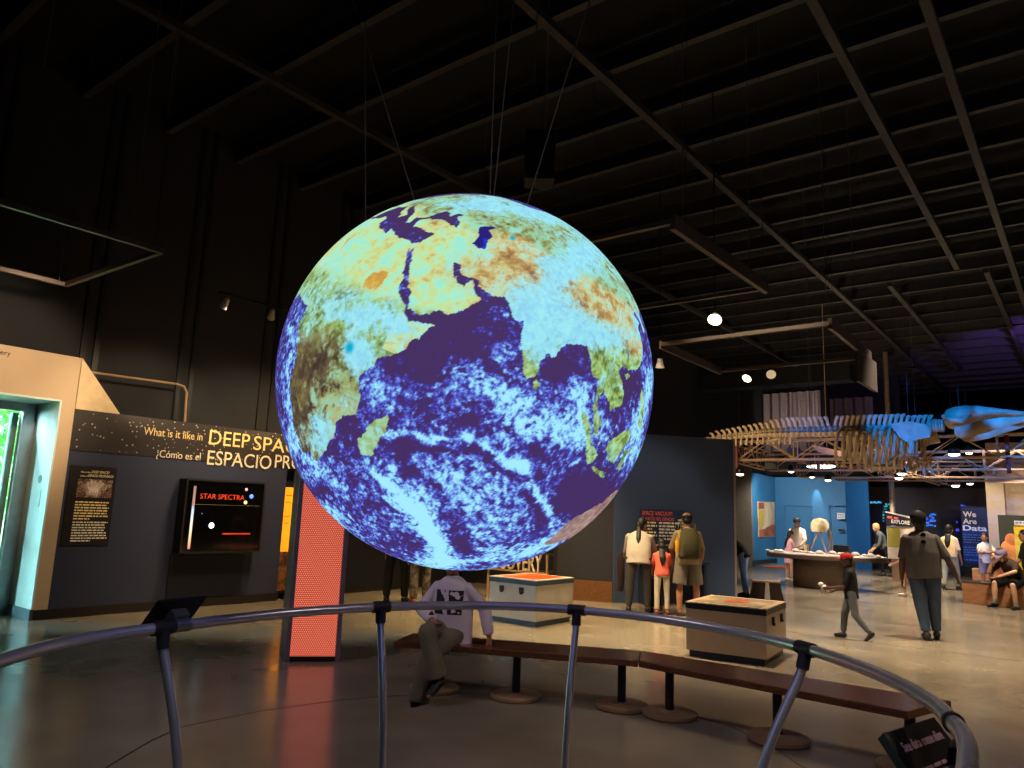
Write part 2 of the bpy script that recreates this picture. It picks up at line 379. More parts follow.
# wall notices inside the reveal
stm = MB(); nY = 3.898
def rev(px, py): return aty(px, py, nY)
c = rev(40, 479); stm.lathe(c, [(.055, -.002), (.055, .002)], 20, Matrix.Rotation(R_(90), 3, 'X')); 
solo('round_sticker', stm, mat('sticker grey', (92, 120, 124), .5), 'small round grey sticker on the white entrance reveal', 'sticker', c)
c = rev(38, 498); sg = MB(); sg.box(c, (.13, .006, .22)); solo('notice_card', sg, mat('notice white', (188, 222, 220), .5), 'pale notice card below the round sticker in the entrance reveal', 'sign', c)
dr = thing('door_1', 'grey framed glass entrance door standing at the back of the reveal', 'door', (-11.28, 2.9, 0)); dr['kind'] = 'structure'
fr_ = MB(); fr_.bbox((-11.32, 3.74, 0), (-11.2, 3.90, 2.73)); fr_.bbox((-11.32, 1.9, 2.62), (-11.2, 3.74, 2.73)); fr_.bbox((-11.32, 1.9, 0), (-11.2, 2.0, 2.62)); wpart('door_frame', fr_, M_ALU, dr)
fr_ = MB(); fr_.bbox((-11.42, 3.66, 0), (-11.33, 3.73, 2.6)); fr_.bbox((-11.42, 2.02, .0), (-11.33, 3.66, .1)); fr_.bbox((-11.42, 2.02, 1.02), (-11.36, 3.66, 1.07)); wpart('door_stile', fr_, mat('green grey door metal', (110, 140, 132), .4, metal=.4), dr)
gm = bpy.data.materials.new('clear glass'); gm.use_nodes = True; n = gm.node_tree.nodes; l = gm.node_tree.links
tb = n.new('ShaderNodeBsdfTransparent'); tb.inputs[0].default_value = (.86, .97, .94, 1); gl = n.new('ShaderNodeBsdfGlossy'); gl.inputs['Roughness'].default_value = .03
fz = n.new('ShaderNodeFresnel'); fz.inputs[0].default_value = 1.4; ms = n.new('ShaderNodeMixShader'); l.new(fz.outputs[0], ms.inputs[0]); l.new(tb.outputs[0], ms.inputs[1]); l.new(gl.outputs[0], ms.inputs[2]); l.new(ms.outputs[0], n['Material Output'].inputs['Surface'])
wpart('glass_pane', MB().bbox((-11.385, 2.02, .1), (-11.375, 3.66, 2.6)), gm, dr)
# outdoors
struct('ground_outside', MB().bbox((-60, -30, -.25), (-11.4, 60, -.02)), mix_mat('outdoor paving', (170, 190, 150), (120, 170, 100), .8))
def leafy(name, label, cat, x, y, h, r, z0, seed, col, n=900, group=None):
    q = random.Random(seed); t = thing(name, label, cat, (x, y, 0), 0, group); f = MB()
    for _ in range(n):
        d = Vector((q.gauss(0, 1), q.gauss(0, 1), q.gauss(0, 1))).normalized()*(q.random()**.4); p = Vector((d.x*r, d.y*r, z0+(h-z0)*(d.z*.5+.5)))
        a = Vector((q.gauss(0, 1), q.gauss(0, 1), q.gauss(0, 1))).normalized(); b = a.orthogonal().normalized(); L = q.uniform(.10, .2)
        f.add([p-a*L, p+b*L*.4, p+a*L, p-b*L*.4], [(0, 1, 2, 3)])
    obj('foliage', f, col, t)
    obj('trunk', MB().tube([(0, 0, -.02), (.05, 0, h*.4), (0, .06, h*.75)], [.09, .07, .03], 8), mat('bark', (92, 76, 56), .8), t)
GR = [mix_mat('bright leaf green', (104, 176, 92), (168, 220, 130), 3), mix_mat('deep leaf green', (80, 150, 80), (130, 196, 110), 3)]
for i, (x, y, h, r, z0) in enumerate([(-17.0, 5.9, 4.4, 1.2, .9), (-20.2, 7.6, 5.4, 1.5, .8), (-16.6, 3.4, 4.0, 1.2, .5), (-24.5, 8.4, 7.4, 2.2, .5), (-20.4, 4.4, 5.4, 1.5, .4)]):
    leafy('garden_tree', ['slim bright green tree just outside the glass entrance', 'tall green tree behind the slim one outside the entrance', 'low leafy tree close to the door stile outside', 'broad deep green tree far out in the garden', 'far garden tree showing at the edge of the door glass'][i], 'tree', x, y, h, r, z0, 20+i, GR[i % 2], group='garden trees outside the entrance')

# navy exhibit wall with star-field header
M_STARS = bpy.data.materials.new('star field print'); M_STARS.use_nodes = True
n = M_STARS.node_tree.nodes; l = M_STARS.node_tree.links; b = n['Principled BSDF']; tc = n.new('ShaderNodeTexCoord'); vo = n.new('ShaderNodeTexVoronoi'); vo.inputs['Scale'].default_value = 16
l.new(tc.outputs['Object'], vo.inputs['Vector']); vr = n.new('ShaderNodeValToRGB'); vr.color_ramp.elements[0].position = .10; vr.color_ramp.elements[1].position = .2
vr.color_ramp.elements[0].color = (.75, .68, .55, 1); vr.color_ramp.elements[1].color = lin((50, 42, 40))+(1,)
l.new(vo.outputs['Distance'], vr.inputs['Fac'])
ns = n.new('ShaderNodeTexNoise'); ns.inputs['Scale'].default_value = 2.2; ns.inputs['Detail'].default_value = 3; l.new(tc.outputs['Object'], ns.inputs['Vector'])
nr = n.new('ShaderNodeValToRGB'); nr.color_ramp.elements[0].position = .40; nr.color_ramp.elements[1].position = .52; l.new(ns.outputs['Fac'], nr.inputs['Fac'])
mxs = n.new('ShaderNodeMix'); mxs.data_type = 'RGBA'; mxs.inputs[6].default_value = lin((52, 44, 42))+(1,); l.new(nr.outputs['Color'], mxs.inputs[0]); l.new(vr.outputs['Color'], mxs.inputs[7]); l.new(mxs.outputs[2], b.inputs['Base Color'])
b.inputs['Roughness'].default_value = .4
struct('wall_exhibit', MB().bbox((LW, 4.09, .12), (PX, 7.44, 2.12)), M_NAVY)
struct('wall_side', MB().bbox((LW, 7.68, .1), (LW+.03, 12.4, 2.12)), mat('very dark navy paint', (26, 26, 34), .6))
hd = thing('header_sign', 'long dark star-field header sign reading DEEP SPACE above the navy wall', 'sign', (PX, 6.6, 2.12))
wpart('sign_board', MB().bbox((LW, 4.09, 2.12), (PX+.012, 9.6, 2.66)), M_STARS, hd)
YT = mat('pale yellow lettering', (246, 214, 138), .45, emit=(240, 205, 130), estr=.10); WT = mat('cream lettering', (238, 222, 186), .45, emit=(230, 215, 180), estr=.08)
SX = PX+.014
def wtxt(s, px0, py0, px1, pytop, m, root, wpx=None):
    a = atx(px0, py0, SX); bt = atx(px0, pytop, SX); W = None
    if px1 is not None: W = atx(px1, py0+(px1-px0)*.12, SX).y-a.y
    wpart('lettering', text_mb(s, a, (0, 1, 0), (0, 0, 1), bt.z-a.z, W), m, root, label='lettering: '+s)
wtxt('What is it like in', 143.4, 434.5, 202, 426.4, YT, hd)
wtxt('DEEP', 208.7, 444.2, 249, 429.3, YT, hd); a = atx(253, 449.6, SX); wpart('lettering', text_mb('SPACE?', a, (0, 1, 0), (0, 0, 1), atx(208.7, 429.3, SX).z-atx(208.7, 444.2, SX).z, 1.12), YT, hd)
wtxt('¿Cómo es el', 156, 457.0, 200, 449.3, WT, hd)
wtxt('ESPACIO', 206.7, 464.4, 270.4, 449.8, WT, hd); a = atx(274.5, 467.6, SX); wpart('lettering', text_mb('PROFUNDO?', a, (0, 1, 0), (0, 0, 1), atx(206.7, 449.8, SX).z-atx(206.7, 464.4, SX).z, 1.65), WT, hd)
# text panel with galaxy picture
tp = thing('text_poster', 'dark text panel with a spiral galaxy picture on the navy wall', 'sign', (PX, 4.4, 1.4))
wpart('panel_board', MB().bbox((PX, 4.13, .90), (PX+.012, 4.72, 1.93)), mat('dark brown print', (36, 30, 30), .4), tp)
def pyz(y, z): return Vector((SX, y, z))
wpart('lettering', text_mb('What is it like in', pyz(4.26, 1.84), (0, 1, 0), (0, 0, 1), .018, .13), YT, tp)
wpart('lettering', text_mb('DEEP SPACE?', pyz(4.40, 1.84), (0, 1, 0), (0, 0, 1), .034, .22), YT, tp)
wpart('lettering', text_mb('¿Cómo es el', pyz(4.26, 1.79), (0, 1, 0), (0, 0, 1), .018, .09), WT, tp)
wpart('lettering', text_mb('ESPACIO PROFUNDO?', pyz(4.36, 1.79), (0, 1, 0), (0, 0, 1), .034, .32), WT, tp)
gm_ = bpy.data.materials.new('spiral galaxy picture'); gm_.use_nodes = True; n = gm_.node_tree.nodes; l = gm_.node_tree.links; b = n['Principled BSDF']
tc = n.new('ShaderNodeTexCoord'); mp = n.new('ShaderNodeMapping'); mp.inputs['Location'].default_value = (0, -4.46+4.4, -1.645+1.4)
l.new(tc.outputs['Object'], mp.inputs['Vector'])
wv = n.new('ShaderNodeTexNoise'); wv.inputs['Scale'].default_value = 14; wv.inputs['Detail'].default_value = 5; wv.inputs['Distortion'].default_value = 2.4; l.new(mp.outputs[0], wv.inputs['Vector'])
gd = n.new('ShaderNodeVectorMath'); gd.operation = 'LENGTH'; l.new(mp.outputs[0], gd.inputs[0])
gr_ = n.new('ShaderNodeMapRange'); gr_.inputs[1].default_value = 0; gr_.inputs[2].default_value = .16; gr_.inputs[3].default_value = .42; gr_.inputs[4].default_value = -.02; l.new(gd.outputs['Value'], gr_.inputs[0])
ga = n.new('ShaderNodeMath'); ga.operation = 'ADD'; l.new(wv.outputs['Fac'], ga.inputs[0]); l.new(gr_.outputs[0], ga.inputs[1])
gc = n.new('ShaderNodeValToRGB'); gc.color_ramp.elements[0].position = .38; gc.color_ramp.elements[0].color = lin((40, 28, 26))+(1,); gc.color_ramp.elements[1].position = .85; gc.color_ramp.elements[1].color = lin((240, 224, 210))+(1,)
e_ = gc.color_ramp.elements.new(.55); e_.color = lin((140, 102, 84))+(1,); l.new(ga.outputs[0], gc.inputs['Fac']); l.new(gc.outputs[0], b.inputs['Base Color'])
wpart('galaxy_picture', MB().bbox((PX+.012, 4.24, 1.52), (PX+.016, 4.68, 1.76)), gm_, tp)
wpart('small_print', blocks_mb(pyz(4.24, 1.45), (0, 1, 0), (0, 0, 1), [.42, .40, .43, .42, .41, .43, .2], .017, .019, 3), YT, tp)
wpart('small_print', blocks_mb(pyz(4.24, 1.19), (0, 1, 0), (0, 0, 1), [.44, .40, .41, .40, .43, .44, .45, .24], .016, .018, 4), WT, tp)
# star spectra display case
ds = thing('display_case', 'black glass-fronted STAR SPECTRA display case on the navy wall', 'display case', (PX, 6.35, .8))
wpart('case_body', MB().bbox((PX, 5.62, .78), (PX+.20, 6.92, 1.84)), M_BLACKMATT, ds, bevel=.008)
wpart('case_frame', MB().bbox((PX+.2, 5.62, 1.815), (PX+.215, 6.92, 1.84)).bbox((PX+.2, 5.62, .78), (PX+.215, 6.92, .805)).bbox((PX+.2, 6.895, .805), (PX+.215, 6.92, 1.815)).bbox((PX+.2, 5.62, .805), (PX+.215, 5.645, 1.815)), mat('dark steel frame', (60, 54, 52), .3, metal=.6), ds)
wpart('case_glass', MB().bbox((PX+.2, 5.645, .805), (PX+.206, 6.895, 1.815)), M_BLACKGLOSS, ds)
CX = PX+.208
def cx(px, py): return atx(px, py, CX)
wpart('lettering', text_mb('STAR SPECTRA', cx(200, 498.5), (0, 1, 0), (0, 0, 1), .075, .72), mat('red lit lettering', (200, 60, 30), .4, emit=(205, 62, 36), estr=.75), ds)
sp_ = MB(); a, b_ = cx(195.5, 486), cx(188.5, 549); a.z = min(a.z, 1.8); sp_.prism([(CX, b_.y-.018, b_.z), (CX, b_.y+.018, b_.z), (CX, b_.y+.018, a.z), (CX, b_.y-.018, a.z)], (.004, 0, 0))
ms_ = bpy.data.materials.new('spectrum strip'); ms_.use_nodes = True; n = ms_.node_tree.nodes; l = ms_.node_tree.links; b = n['Principled BSDF']; tc = n.new('ShaderNodeTexCoord'); sx_ = n.new('ShaderNodeSeparateXYZ'); l.new(tc.outputs['Generated'], sx_.inputs[0])
cr = n.new('ShaderNodeValToRGB'); cr.color_ramp.elements[0].color = lin((230, 110, 120))+(1,); cr.color_ramp.elements[1].color = lin((150, 110, 100))+(1,)
for p_, c_ in ((.08, (250, 190, 130)), (.35, (255, 245, 210)), (.62, (190, 225, 250)), (.70, (190, 130, 120))): e_ = cr.color_ramp.elements.new(p_); e_.color = lin(c_)+(1,)
l.new(sx_.outputs['Z'], cr.inputs['Fac']); l.new(cr.outputs[0], b.inputs['Emission Color']); b.inputs['Emission Strength'].default_value = 1.1; b.inputs['Base Color'].default_value = (.1, .1, .1, 1)
wpart('spectrum_strip', sp_, ms_, ds)
for nm, px, py, r, c_, e in (('star_lamp', 211.5, 525.5, .042, (230, 255, 255), 2.6), ('star_lamp', 251.5, 496.5, .034, (90, 140, 255), 1.4), ('star_lamp', 246.5, 489.5, .024, (255, 150, 170), 1.2), ('star_lamp', 245.5, 502.5, .028, (255, 226, 140), 1.3), ('star_lamp', 202, 513.5, .008, (120, 150, 200), .6)):
    wpart(nm, MB().ball(cx(px, py), (.01, r, r)), mat('lamp glow %d %d' % (px, py), c_, .5, emit=c_, estr=e), ds, True)
a = cx(222, 534.5); wpart('red_line', MB().prism([a, a+Vector((0, .47, -.0)), a+Vector((0, .47, .02)), a+Vector((0, 0, .02))], (.004, 0, 0)), mat('red line glow', (190, 50, 40), .4, emit=(200, 50, 40), estr=.7), ds)
wpart('shelf_line', MB().bbox((CX, 5.72, 1.475), (CX+.002, 6.86, 1.482)), mat('dim gold line', (120, 100, 60), .4), ds)
pa = MB(); pa.bbox((PX, 5.6, .14), (PX+.02, 6.78, .74)); solo('wall_board', pa, mat('black navy panel', (24, 24, 36), .5), 'plain black panel below the display case on the navy wall', 'board', (PX, 6.2, .14))
# lit orange box at the end of the navy wall
ob = thing('light_box', 'narrow glowing orange light box beside the red pillar', 'light box', (PX-.1, 7.56, .1))
wpart('box_frame', MB().bbox((LW, 7.46, .1), (PX-.06, 7.66, 1.9)), M_BLACKMATT, ob)
wpart('lit_panel', MB().bbox((PX-.06, 7.475, .76), (PX-.05, 7.65, 1.80)), mat('orange backlit film', (255, 150, 20), .5, emit=(250, 152, 24), estr=1.0), ob)
wpart('lower_picture', MB().bbox((PX-.06, 7.475, .14), (PX-.05, 7.65, .76)), mix_mat('brown picture', (60, 36, 20), (150, 90, 44), 9), ob)
wpart('small_print', blocks_mb((PX-.049, 7.50, 1.66), (0, 1, 0), (0, 0, 1), [.11, .09, .0, .1, .08], .012, .1, 6), mat('dark orange print', (120, 60, 10), .5), ob)
# conduit above the header
cdm = MB().tube([(PX, 4.2, 3.17), (PX, 5.4, 3.20), (PX, 5.53, 3.18), (PX, 5.58, 3.1), (PX, 5.6, 2.66)], .017, 8)
solo('steel_conduit', cdm, mat('tan conduit', (150, 122, 92), .4), 'bent steel conduit running above the star-field header sign', 'conduit', (PX, 5.6, 2.66), smooth=True)

# blue-grey wall carrying the vacuum exhibit
BL, BR = Vector((-6.94, 11.99, 0)), Vector((-5.45, 13.87, 0)); BD = (BR-BL).normalized(); BN = Vector((BD.y, -BD.x, 0))
def onb(s, d=0.0, z=0.0): return BL+BD*s+BN*d+Vector((0, 0, z))
bw = MB(); bw.prism([onb(0), onb(2.4), onb(2.4, -.14), onb(0, -.14)], (0, 0, 3.06)); struct('wall_vacuum', bw, M_NAVY2)
bw = MB(); bw.prism([onb(2.4, .012), onb(2.44, .012), onb(2.44, -.15), onb(2.4, -.15)], (0, 0, 3.06)); k += 1; struct('trim_%d' % k, bw, mat('pale edge trim', (150, 136, 130), .5))
bw = MB(); bw.prism([onb(0, -.05), onb(0, -.3), onb(-.9, -.8), onb(-.9, -.55)], (0, 0, 2.9)); struct('wall_dark', bw, M_CHAR)
bw = MB(); bw.prism([(-11.4, 12.6, 0), (-7.4, 12.6, 0), (-7.4, 12.72, 0), (-11.4, 12.72, 0)], (0, 0, 2.9)); struct('wall_rear', bw, M_CHAR)
bw = MB(); bw.prism([onb(-.02, -.04), onb(-.02, -.1), onb(-.9, -.56), onb(-.9, -.5)], (0, 0, .36)); struct('baseboard_dark', bw, mix_mat('brown timber plinth', (96, 60, 32), (130, 86, 48), 4, .3, .7, .5, (12, 1, 12)))
vs_ = thing('vacuum_sign', 'blue sign headed SPACE VACUUM in red on the blue-grey wall', 'sign', onb(.75, .0, 1.0))
Vz = (0, 0, 1)
wpart('sign_board', MB().prism([onb(.48, .001, .75), onb(1.42, .001, .75), onb(1.42, .001, 1.68), onb(.48, .001, 1.68)], BN*.012), mat('deep blue print', (40, 56, 84), .5), vs_)
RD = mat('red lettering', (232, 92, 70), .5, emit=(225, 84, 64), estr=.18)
wpart('lettering', text_mb('SPACE VACUUM', onb(.52, .014, 1.57), BD, Vz, .075, .60), RD, vs_)
wpart('lettering', text_mb('EL VACÍO DEL ESPACIO', onb(.52, .014, 1.475), BD, Vz, .06, .64), RD, vs_)
wpart('small_print', blocks_mb(onb(.52, .014, 1.42), BD, Vz, [.3, .3, .2, .28, .3, .22, .0, .3, .3, .26], .03, .028, 7), YT, vs_)
wpart('small_print', blocks_mb(onb(.86, .014, 1.42), BD, Vz, [.4, .33, .32, .34, .33, .3, .0, .3, .3, .26], .03, .028, 8), WT, vs_)
wpart('small_print', blocks_mb(onb(1.24, .014, 1.48), BD, Vz, [.13, .1, .14, .12, .14, .14, .1, .12, .14], .03, .022, 9), WT, vs_)
kt = thing('vacuum_kiosk', 'dark blue exhibit bench standing against the blue-grey wall', 'exhibit', onb(1.1, .25, 0))
DK = mat('dark blue laminate', (30, 36, 56), .4)
wpart('bench_top', MB().prism([onb(.42, .01, .72), onb(1.62, .01, .72), onb(1.62, .48, .72), onb(.42, .48, .72)], (0, 0, .06)), DK, kt, bevel=.006)
for s in (.46, 1.54): wpart('side_panel', MB().prism([onb(s, .01), onb(s+.05, .01), onb(s+.05, .44), onb(s, .44)], (0, 0, .72)), DK, kt)
wpart('glass_dome', MB().lathe(onb(1.0, .24, .78), [(.15, 0), (.15, .16), (.11, .25), (.0, .28)], 18), mat('smoky glass dome', (40, 46, 58), .1, spec=.8), kt, True)

# ---- roof steel, each run its own beam
for y in [6.12, 7.36, 8.53, 9.68, 10.87, 12.05, 13.27, 14.41, 15.6, 16.82, 17.95, 19.09, 20.25, 21.4, 22.6, 23.8, 25.0, 26.2, 27.4, 28.6, 29.8, 31.0, 32.2, 33.4, 34.6, 4.95, 3.75, 2.55]:
    bmm = MB(); bmm.bbox((LW, y-.05, 7.0), (9, y+.05, 7.012)); bmm.bbox((LW, y-.006, 7.012), (9, y+.006, 7.25)); bmm.bbox((LW, y-.05, 7.25), (9, y+.05, 7.262))
    o = struct('ceiling_beam', bmm, M_STEEL); o['group'] = 'roof joists'
for x, y0, y1 in ((-8.02, -2, 37), (-4.46, 2, 40), (-1.96, 2, 17.5), (-1.02, 2, 40), (-3.36, 18, 29.2), (-1.49, 18, 40), (1.6, 2, 40), (4.4, 2, 40)):
    o = struct('ceiling_beam', MB().bbox((x-.05, y0, 6.9), (x+.05, y1, 6.99)), M_STEEL); o['group'] = 'roof purlins'
# ===================================================================== the big suspended globe
GC, GR_ = Vector((-2.0001, 2.2445, 2.0639)), .7492
GQ = np.array([[-0.3261920838915515, 0.8656836854369693, 0.37972421726136163], [-0.9226598750214804, -0.37895683105766714, 0.07134756632204277], [0.20566351020984286, -0.3270832875018186, 0.9223443194410467]])
# ---- earth surface -------------------------------------------------
def g_hash(ix, iy, iz, s):
    h = (ix*374761393 + iy*668265263 + iz*1274126177 + s*362437) & 0xffffffff
    h = ((h ^ (h >> 13))*1274126177) & 0xffffffff
    return ((h ^ (h >> 16)) & 0xffff)/65535.0
def g_noise(p, s=0):
    i = np.floor(p).astype(np.int64); f = p-i; u = f*f*f*(f*(f*6-15)+10)
    out = 0
    for dx in (0, 1):
        for dy in (0, 1):
            for dz in (0, 1):
                w = (u[:, 0] if dx else 1-u[:, 0])*(u[:, 1] if dy else 1-u[:, 1])*(u[:, 2] if dz else 1-u[:, 2])
                out = out+w*g_hash(i[:, 0]+dx, i[:, 1]+dy, i[:, 2]+dz, s)
    return out*2-1
def g_fbm(p, oct=5, s=0, gain=.55):
    a, t, o = 1, 0, 0
    for k in range(oct):
        o = o+a*g_noise(p*2.03**k+k*7.3, s+k); t += a; a *= gain
    return o/t*1.7
def g_inside(lon, lat, poly):
    x = np.array(poly, float); r = np.zeros(len(lon), bool); n_ = len(x)
    idx = np.where((lon >= x[:, 0].min()) & (lon <= x[:, 0].max()) & (lat >= x[:, 1].min()) & (lat <= x[:, 1].max()))[0]
    a, b = lon[idx], lat[idx]; q = np.zeros(len(idx), bool)
    for k in range(n_):
        x1, y1 = x[k]; x2, y2 = x[k-1]
        if y1 == y2: continue
        q ^= ((y1 > b) != (y2 > b)) & (a < (x2-x1)*(b-y1)/(y2-y1)+x1)
    r[idx] = q
    return r
LANDS = dict(
 africa=[(-17,15),(-16,20),(-13,27),(-10,30),(-6,35.5),(0,36),(10,37),(11,34),(15,32.5),(20,31),(20,32.8),(25,31.6),(30,31.4),(32.3,31.2),(32.6,29.9),(34,27),(35.5,24),(37.2,21),(37.4,18.5),(39.2,15.8),(42.5,13),(43.2,11.6),(45,10.5),(51.2,11.9),(50.8,9.5),(48,4.5),(46,2.5),(42,-1),(39.5,-4.5),(39,-7),(40.5,-11),(40.7,-15),(37,-17.7),(35,-20),(35.5,-24),(32.8,-26),(32.5,-28.5),(30.5,-31),(27,-33.7),(22,-34.2),(18.5,-34.3),(18,-32),(15,-27),(14.5,-22.5),(11.8,-17),(13.5,-12),(12.3,-6),(9,-1),(9.5,3.8),(5,4.5),(0,6.2),(-8,4.5),(-13,8.5)],
 asia=[(32.3,31.2),(34.3,31.3),(35.5,33.5),(36,36.5),(33,36.1),(30.5,36.5),(27.5,36.8),(26.5,39.5),(29,41),(31.5,41.2),(35,42),(38.5,41),(41.5,41.6),(39,44),(37,45.5),(38.5,47),(35,46.2),(34,44.5),(32,46.2),(30.5,46.3),(28.5,43.8),(28.5,41.5),(26,40.8),(23.5,40.3),(24,38),(22.5,36.6),(20,39.8),(19.3,41.8),(16,43.5),(13,45.6),(12.3,44.3),(15.5,41.5),(18.3,40),(16,38),(12.5,41.5),(9,44.2),(3,43),(0,39.5),(-2,36.8),(-9,37),(-9,43),(-1.5,43.5),(0,49),(8,54),(10,58),(20,65),(30,70),(60,69),(75,73),(105,77),(140,73),(170,69),(178,64),(163,58),(157,52),(156,58),(142,59),(136,54),(141,52),(140,48),(135,43.5),(130,42.5),(127.5,39.5),(129.3,36),(126.5,34.5),(125,38),(121.5,40.5),(118,39),(122,37),(119.5,35),(121.8,31),(121,28),(118.5,24.5),(114,22.3),(110,21),(108.3,21.6),(106,19),(108.8,15.5),(109.3,12),(107,10.4),(105,8.7),(104.8,10.5),(102.5,12),(100.8,13.4),(99.9,11.5),(99.3,9.3),(100.5,7),(102.5,6),(103.4,3),(104.2,1.4),(102.5,2),(100.5,4.5),(100.2,6.5),(98.3,8.2),(98.7,12),(97.7,15.5),(95.5,15.8),(94.3,17),(93.5,20),(91.8,22.5),(89,21.8),(86.9,21),(85,19.5),(82.3,16.7),(80.2,15.5),(80.2,12.5),(79.8,10.3),(78.2,8.7),(77.5,8.1),(76.4,9.8),(74.8,13),(73.3,16.5),(72.8,20),(72.6,21.5),(70.5,20.9),(69,22.3),(67,24.7),(62,25.2),(57.5,25.6),(56.8,27),(54.5,26.6),(51.5,27.9),(50,30.1),(48,30),(48.3,28.5),(50,26.6),(50.8,24.8),(51.3,26),(51.6,24.3),(54,24.2),(56.2,26.2),(56.6,24.3),(59.8,22.4),(57.8,19),(55,17),(52,15.6),(48.5,14),(45,12.8),(43.4,12.7),(42.7,15.5),(42,17.5),(39.2,21.2),(37.2,24.8),(35.2,28),(34.8,29.4),(34.2,27.8),(33,29),(32.6,30)],
 sri_lanka=[(79.8,8),(80.2,9.7),(81.5,8),(81.5,6.5),(80.3,6)],
 madagascar=[(49.3,-12),(50.3,-15.5),(47.5,-24.5),(45,-25.4),(43.4,-22),(44.3,-17)],
 sumatra=[(95.3,5.6),(97.5,5.2),(100.5,2.2),(103.5,-1),(106,-3),(105.8,-5.8),(104.5,-5.8),(102,-4),(100,-.8),(98.7,1.7)],
 java=[(105.2,-6.8),(108.5,-6.7),(112.5,-6.9),(114.5,-7.8),(114.5,-8.7),(108,-7.8)],
 borneo=[(109,1.5),(111.5,2.8),(115,5.2),(117,7),(119,5),(117.5,0),(116,-4),(111.5,-3.3),(109.2,-.5)],
 australia=[(114,-22),(113.5,-26),(115,-34.3),(118,-35),(124,-33.5),(131,-31.5),(137,-35),(147,-38.5),(153,-30),(146,-19),(142,-11),(140,-17.5),(136,-12),(130,-12),(126,-14),(122,-18)],
 sulawesi=[(119,-5),(119,0),(121,1),(125,1.5),(121,-1),(122,-5)], philippines=[(120,18),(122,18),(126,7),(123,8),(120,14)], hainan=[(108.7,19),(110.5,20),(110.5,18.5),(109,18.3)])
CASPIAN = [(47.5,44.5),(51,46.8),(53,46.5),(51,44.5),(53.5,42),(52.8,40.5),(53.8,37),(51,36.7),(49,37.5),(49.5,40.2),(47.8,42.8)]
# cloud banks as (u, v, length, width, turn, weight) on the map sheet u right, v down of the side that faces the railing entrance
BANKS = [(505,395,42,14,15,.75),(470,372,34,9,38,.5),(450,352,10,8,0,.1),(560,428,40,16,10,.75),(583,405,9,36,-5,.75),(520,425,50,14,15,.45),(530,350,22,14,70,.5),(500,350,12,12,0,.3),
 (430,436,48,3.2,3,1.0),(395,438,12,4,0,.5),(497,452,34,3.5,25,.8),(530,480,30,7,60,.8),(545,510,26,7,75,.8),(520,460,26,10,25,.35),
 (455,488,62,34,25,.62),(440,515,50,28,30,.5),(500,500,30,40,0,.2),
 (385,478,22,5,40,1.0),(412,508,28,7,47,1.15),(435,540,26,9,60,1.25),(440,560,22,7,10,.9),(400,466,10,6,0,.4),
 (335,515,32,8,55,.9),(305,455,22,9,50,.7),(360,552,36,6,28,.9),(330,480,20,7,40,.5),(365,520,28,16,45,.3),(340,495,14,5,10,.3),
 (480,557,60,6,-6,.9),(545,545,40,6,-25,.8),(455,575,40,4,0,.4),(575,520,20,6,-40,.5),
 (385,395,14,18,20,.6),(370,372,16,10,0,.4),(425,395,22,16,10,.35),(440,420,14,8,0,.1),(350,425,14,12,0,.2),
 (640,425,9,34,12,.95),(625,455,20,16,0,.45),(650,380,4,20,8,.6),(610,420,14,14,0,.1),(600,440,16,10,20,.3),
 (288,365,5,34,4,.7),(290,420,6,30,-6,.6),(298,330,6,20,20,.5),(288,350,3,10,0,-.5),(640,480,10,18,30,.2),(555,470,8,8,0,.3),(577,458,8,2,-30,.9)]
GAPS = [(415,215,34,18,0,.9),(450,212,16,8,0,.3),(440,335,45,24,-15,.9),(560,366,22,17,-15,1.0),(580,495,32,22,-25,.95),(470,300,14,22,-40,.35),(420,372,16,14,0,.35),(425,402,10,16,-15,.4),(405,455,8,16,0,.6),(425,480,30,6,42,.9),(448,520,10,22,-35,.75),(465,545,9,18,-20,.5),
 (430,447,42,3,5,.8),(500,466,30,4,32,.7),(535,505,24,5,68,.8),(320,492,9,10,40,.9),(352,430,9,7,0,.7),(398,442,8,5,0,.2),(480,425,30,4,12,.5),(540,452,14,4,40,.4),(628,385,9,13,0,.9),(648,430,4,22,10,.5),(600,452,8,16,10,.4),(395,488,12,20,30,.1),(500,375,20,3,20,.3),(540,398,14,3,10,.3),(620,500,20,10,-45,.8),(345,520,12,22,-40,.2)]
LAND_CLOUD = [(352,352,18,26,20,.5),(375,300,30,10,10,.3),(345,400,12,24,0,.35),(345,295,30,14,-20,.45),(400,318,26,14,10,.5),(330,300,20,20,-40,.35),(355,345,16,16,0,.45),(540,215,50,16,20,.5),(470,203,40,6,-5,.5),(300,330,8,20,15,.5),(600,260,26,20,40,.4),(520,275,14,18,-30,.5),(385,360,12,16,0,.4),(385,325,34,14,15,.9),(350,318,16,10,0,.7),(325,320,12,20,30,.5),(350,360,12,14,20,.35),(362,362,14,12,-40,.85),(318,425,20,14,20,1.0),(322,445,14,9,0,.9),(335,400,16,9,-40,.5),(310,385,6,10,0,.2),
 (555,315,48,20,20,1.2),(540,350,26,18,30,1.0),(520,320,24,22,0,1.0),(555,275,22,16,-40,1.2),(580,258,20,16,-20,.9),(600,335,34,12,10,1.1),(580,345,20,10,0,.4),(640,320,14,16,0,.8),(600,225,34,14,35,.7),(560,212,40,9,18,.9),(500,205,34,6,8,.7),(470,205,20,5,0,.5),(620,265,10,30,-30,.6),(605,375,9,16,0,.3),(580,400,8,30,0,.7),(520,245,26,6,40,.25),(545,262,12,8,0,.5),(440,230,10,5,0,.3),(330,270,30,14,-40,.25),(300,300,10,14,20,.4),(460,320,6,6,0,.2),(590,530,14,6,-40,.5),(378,430,6,12,20,.6),(642,460,14,14,0,.4),(610,455,16,14,0,.4)]
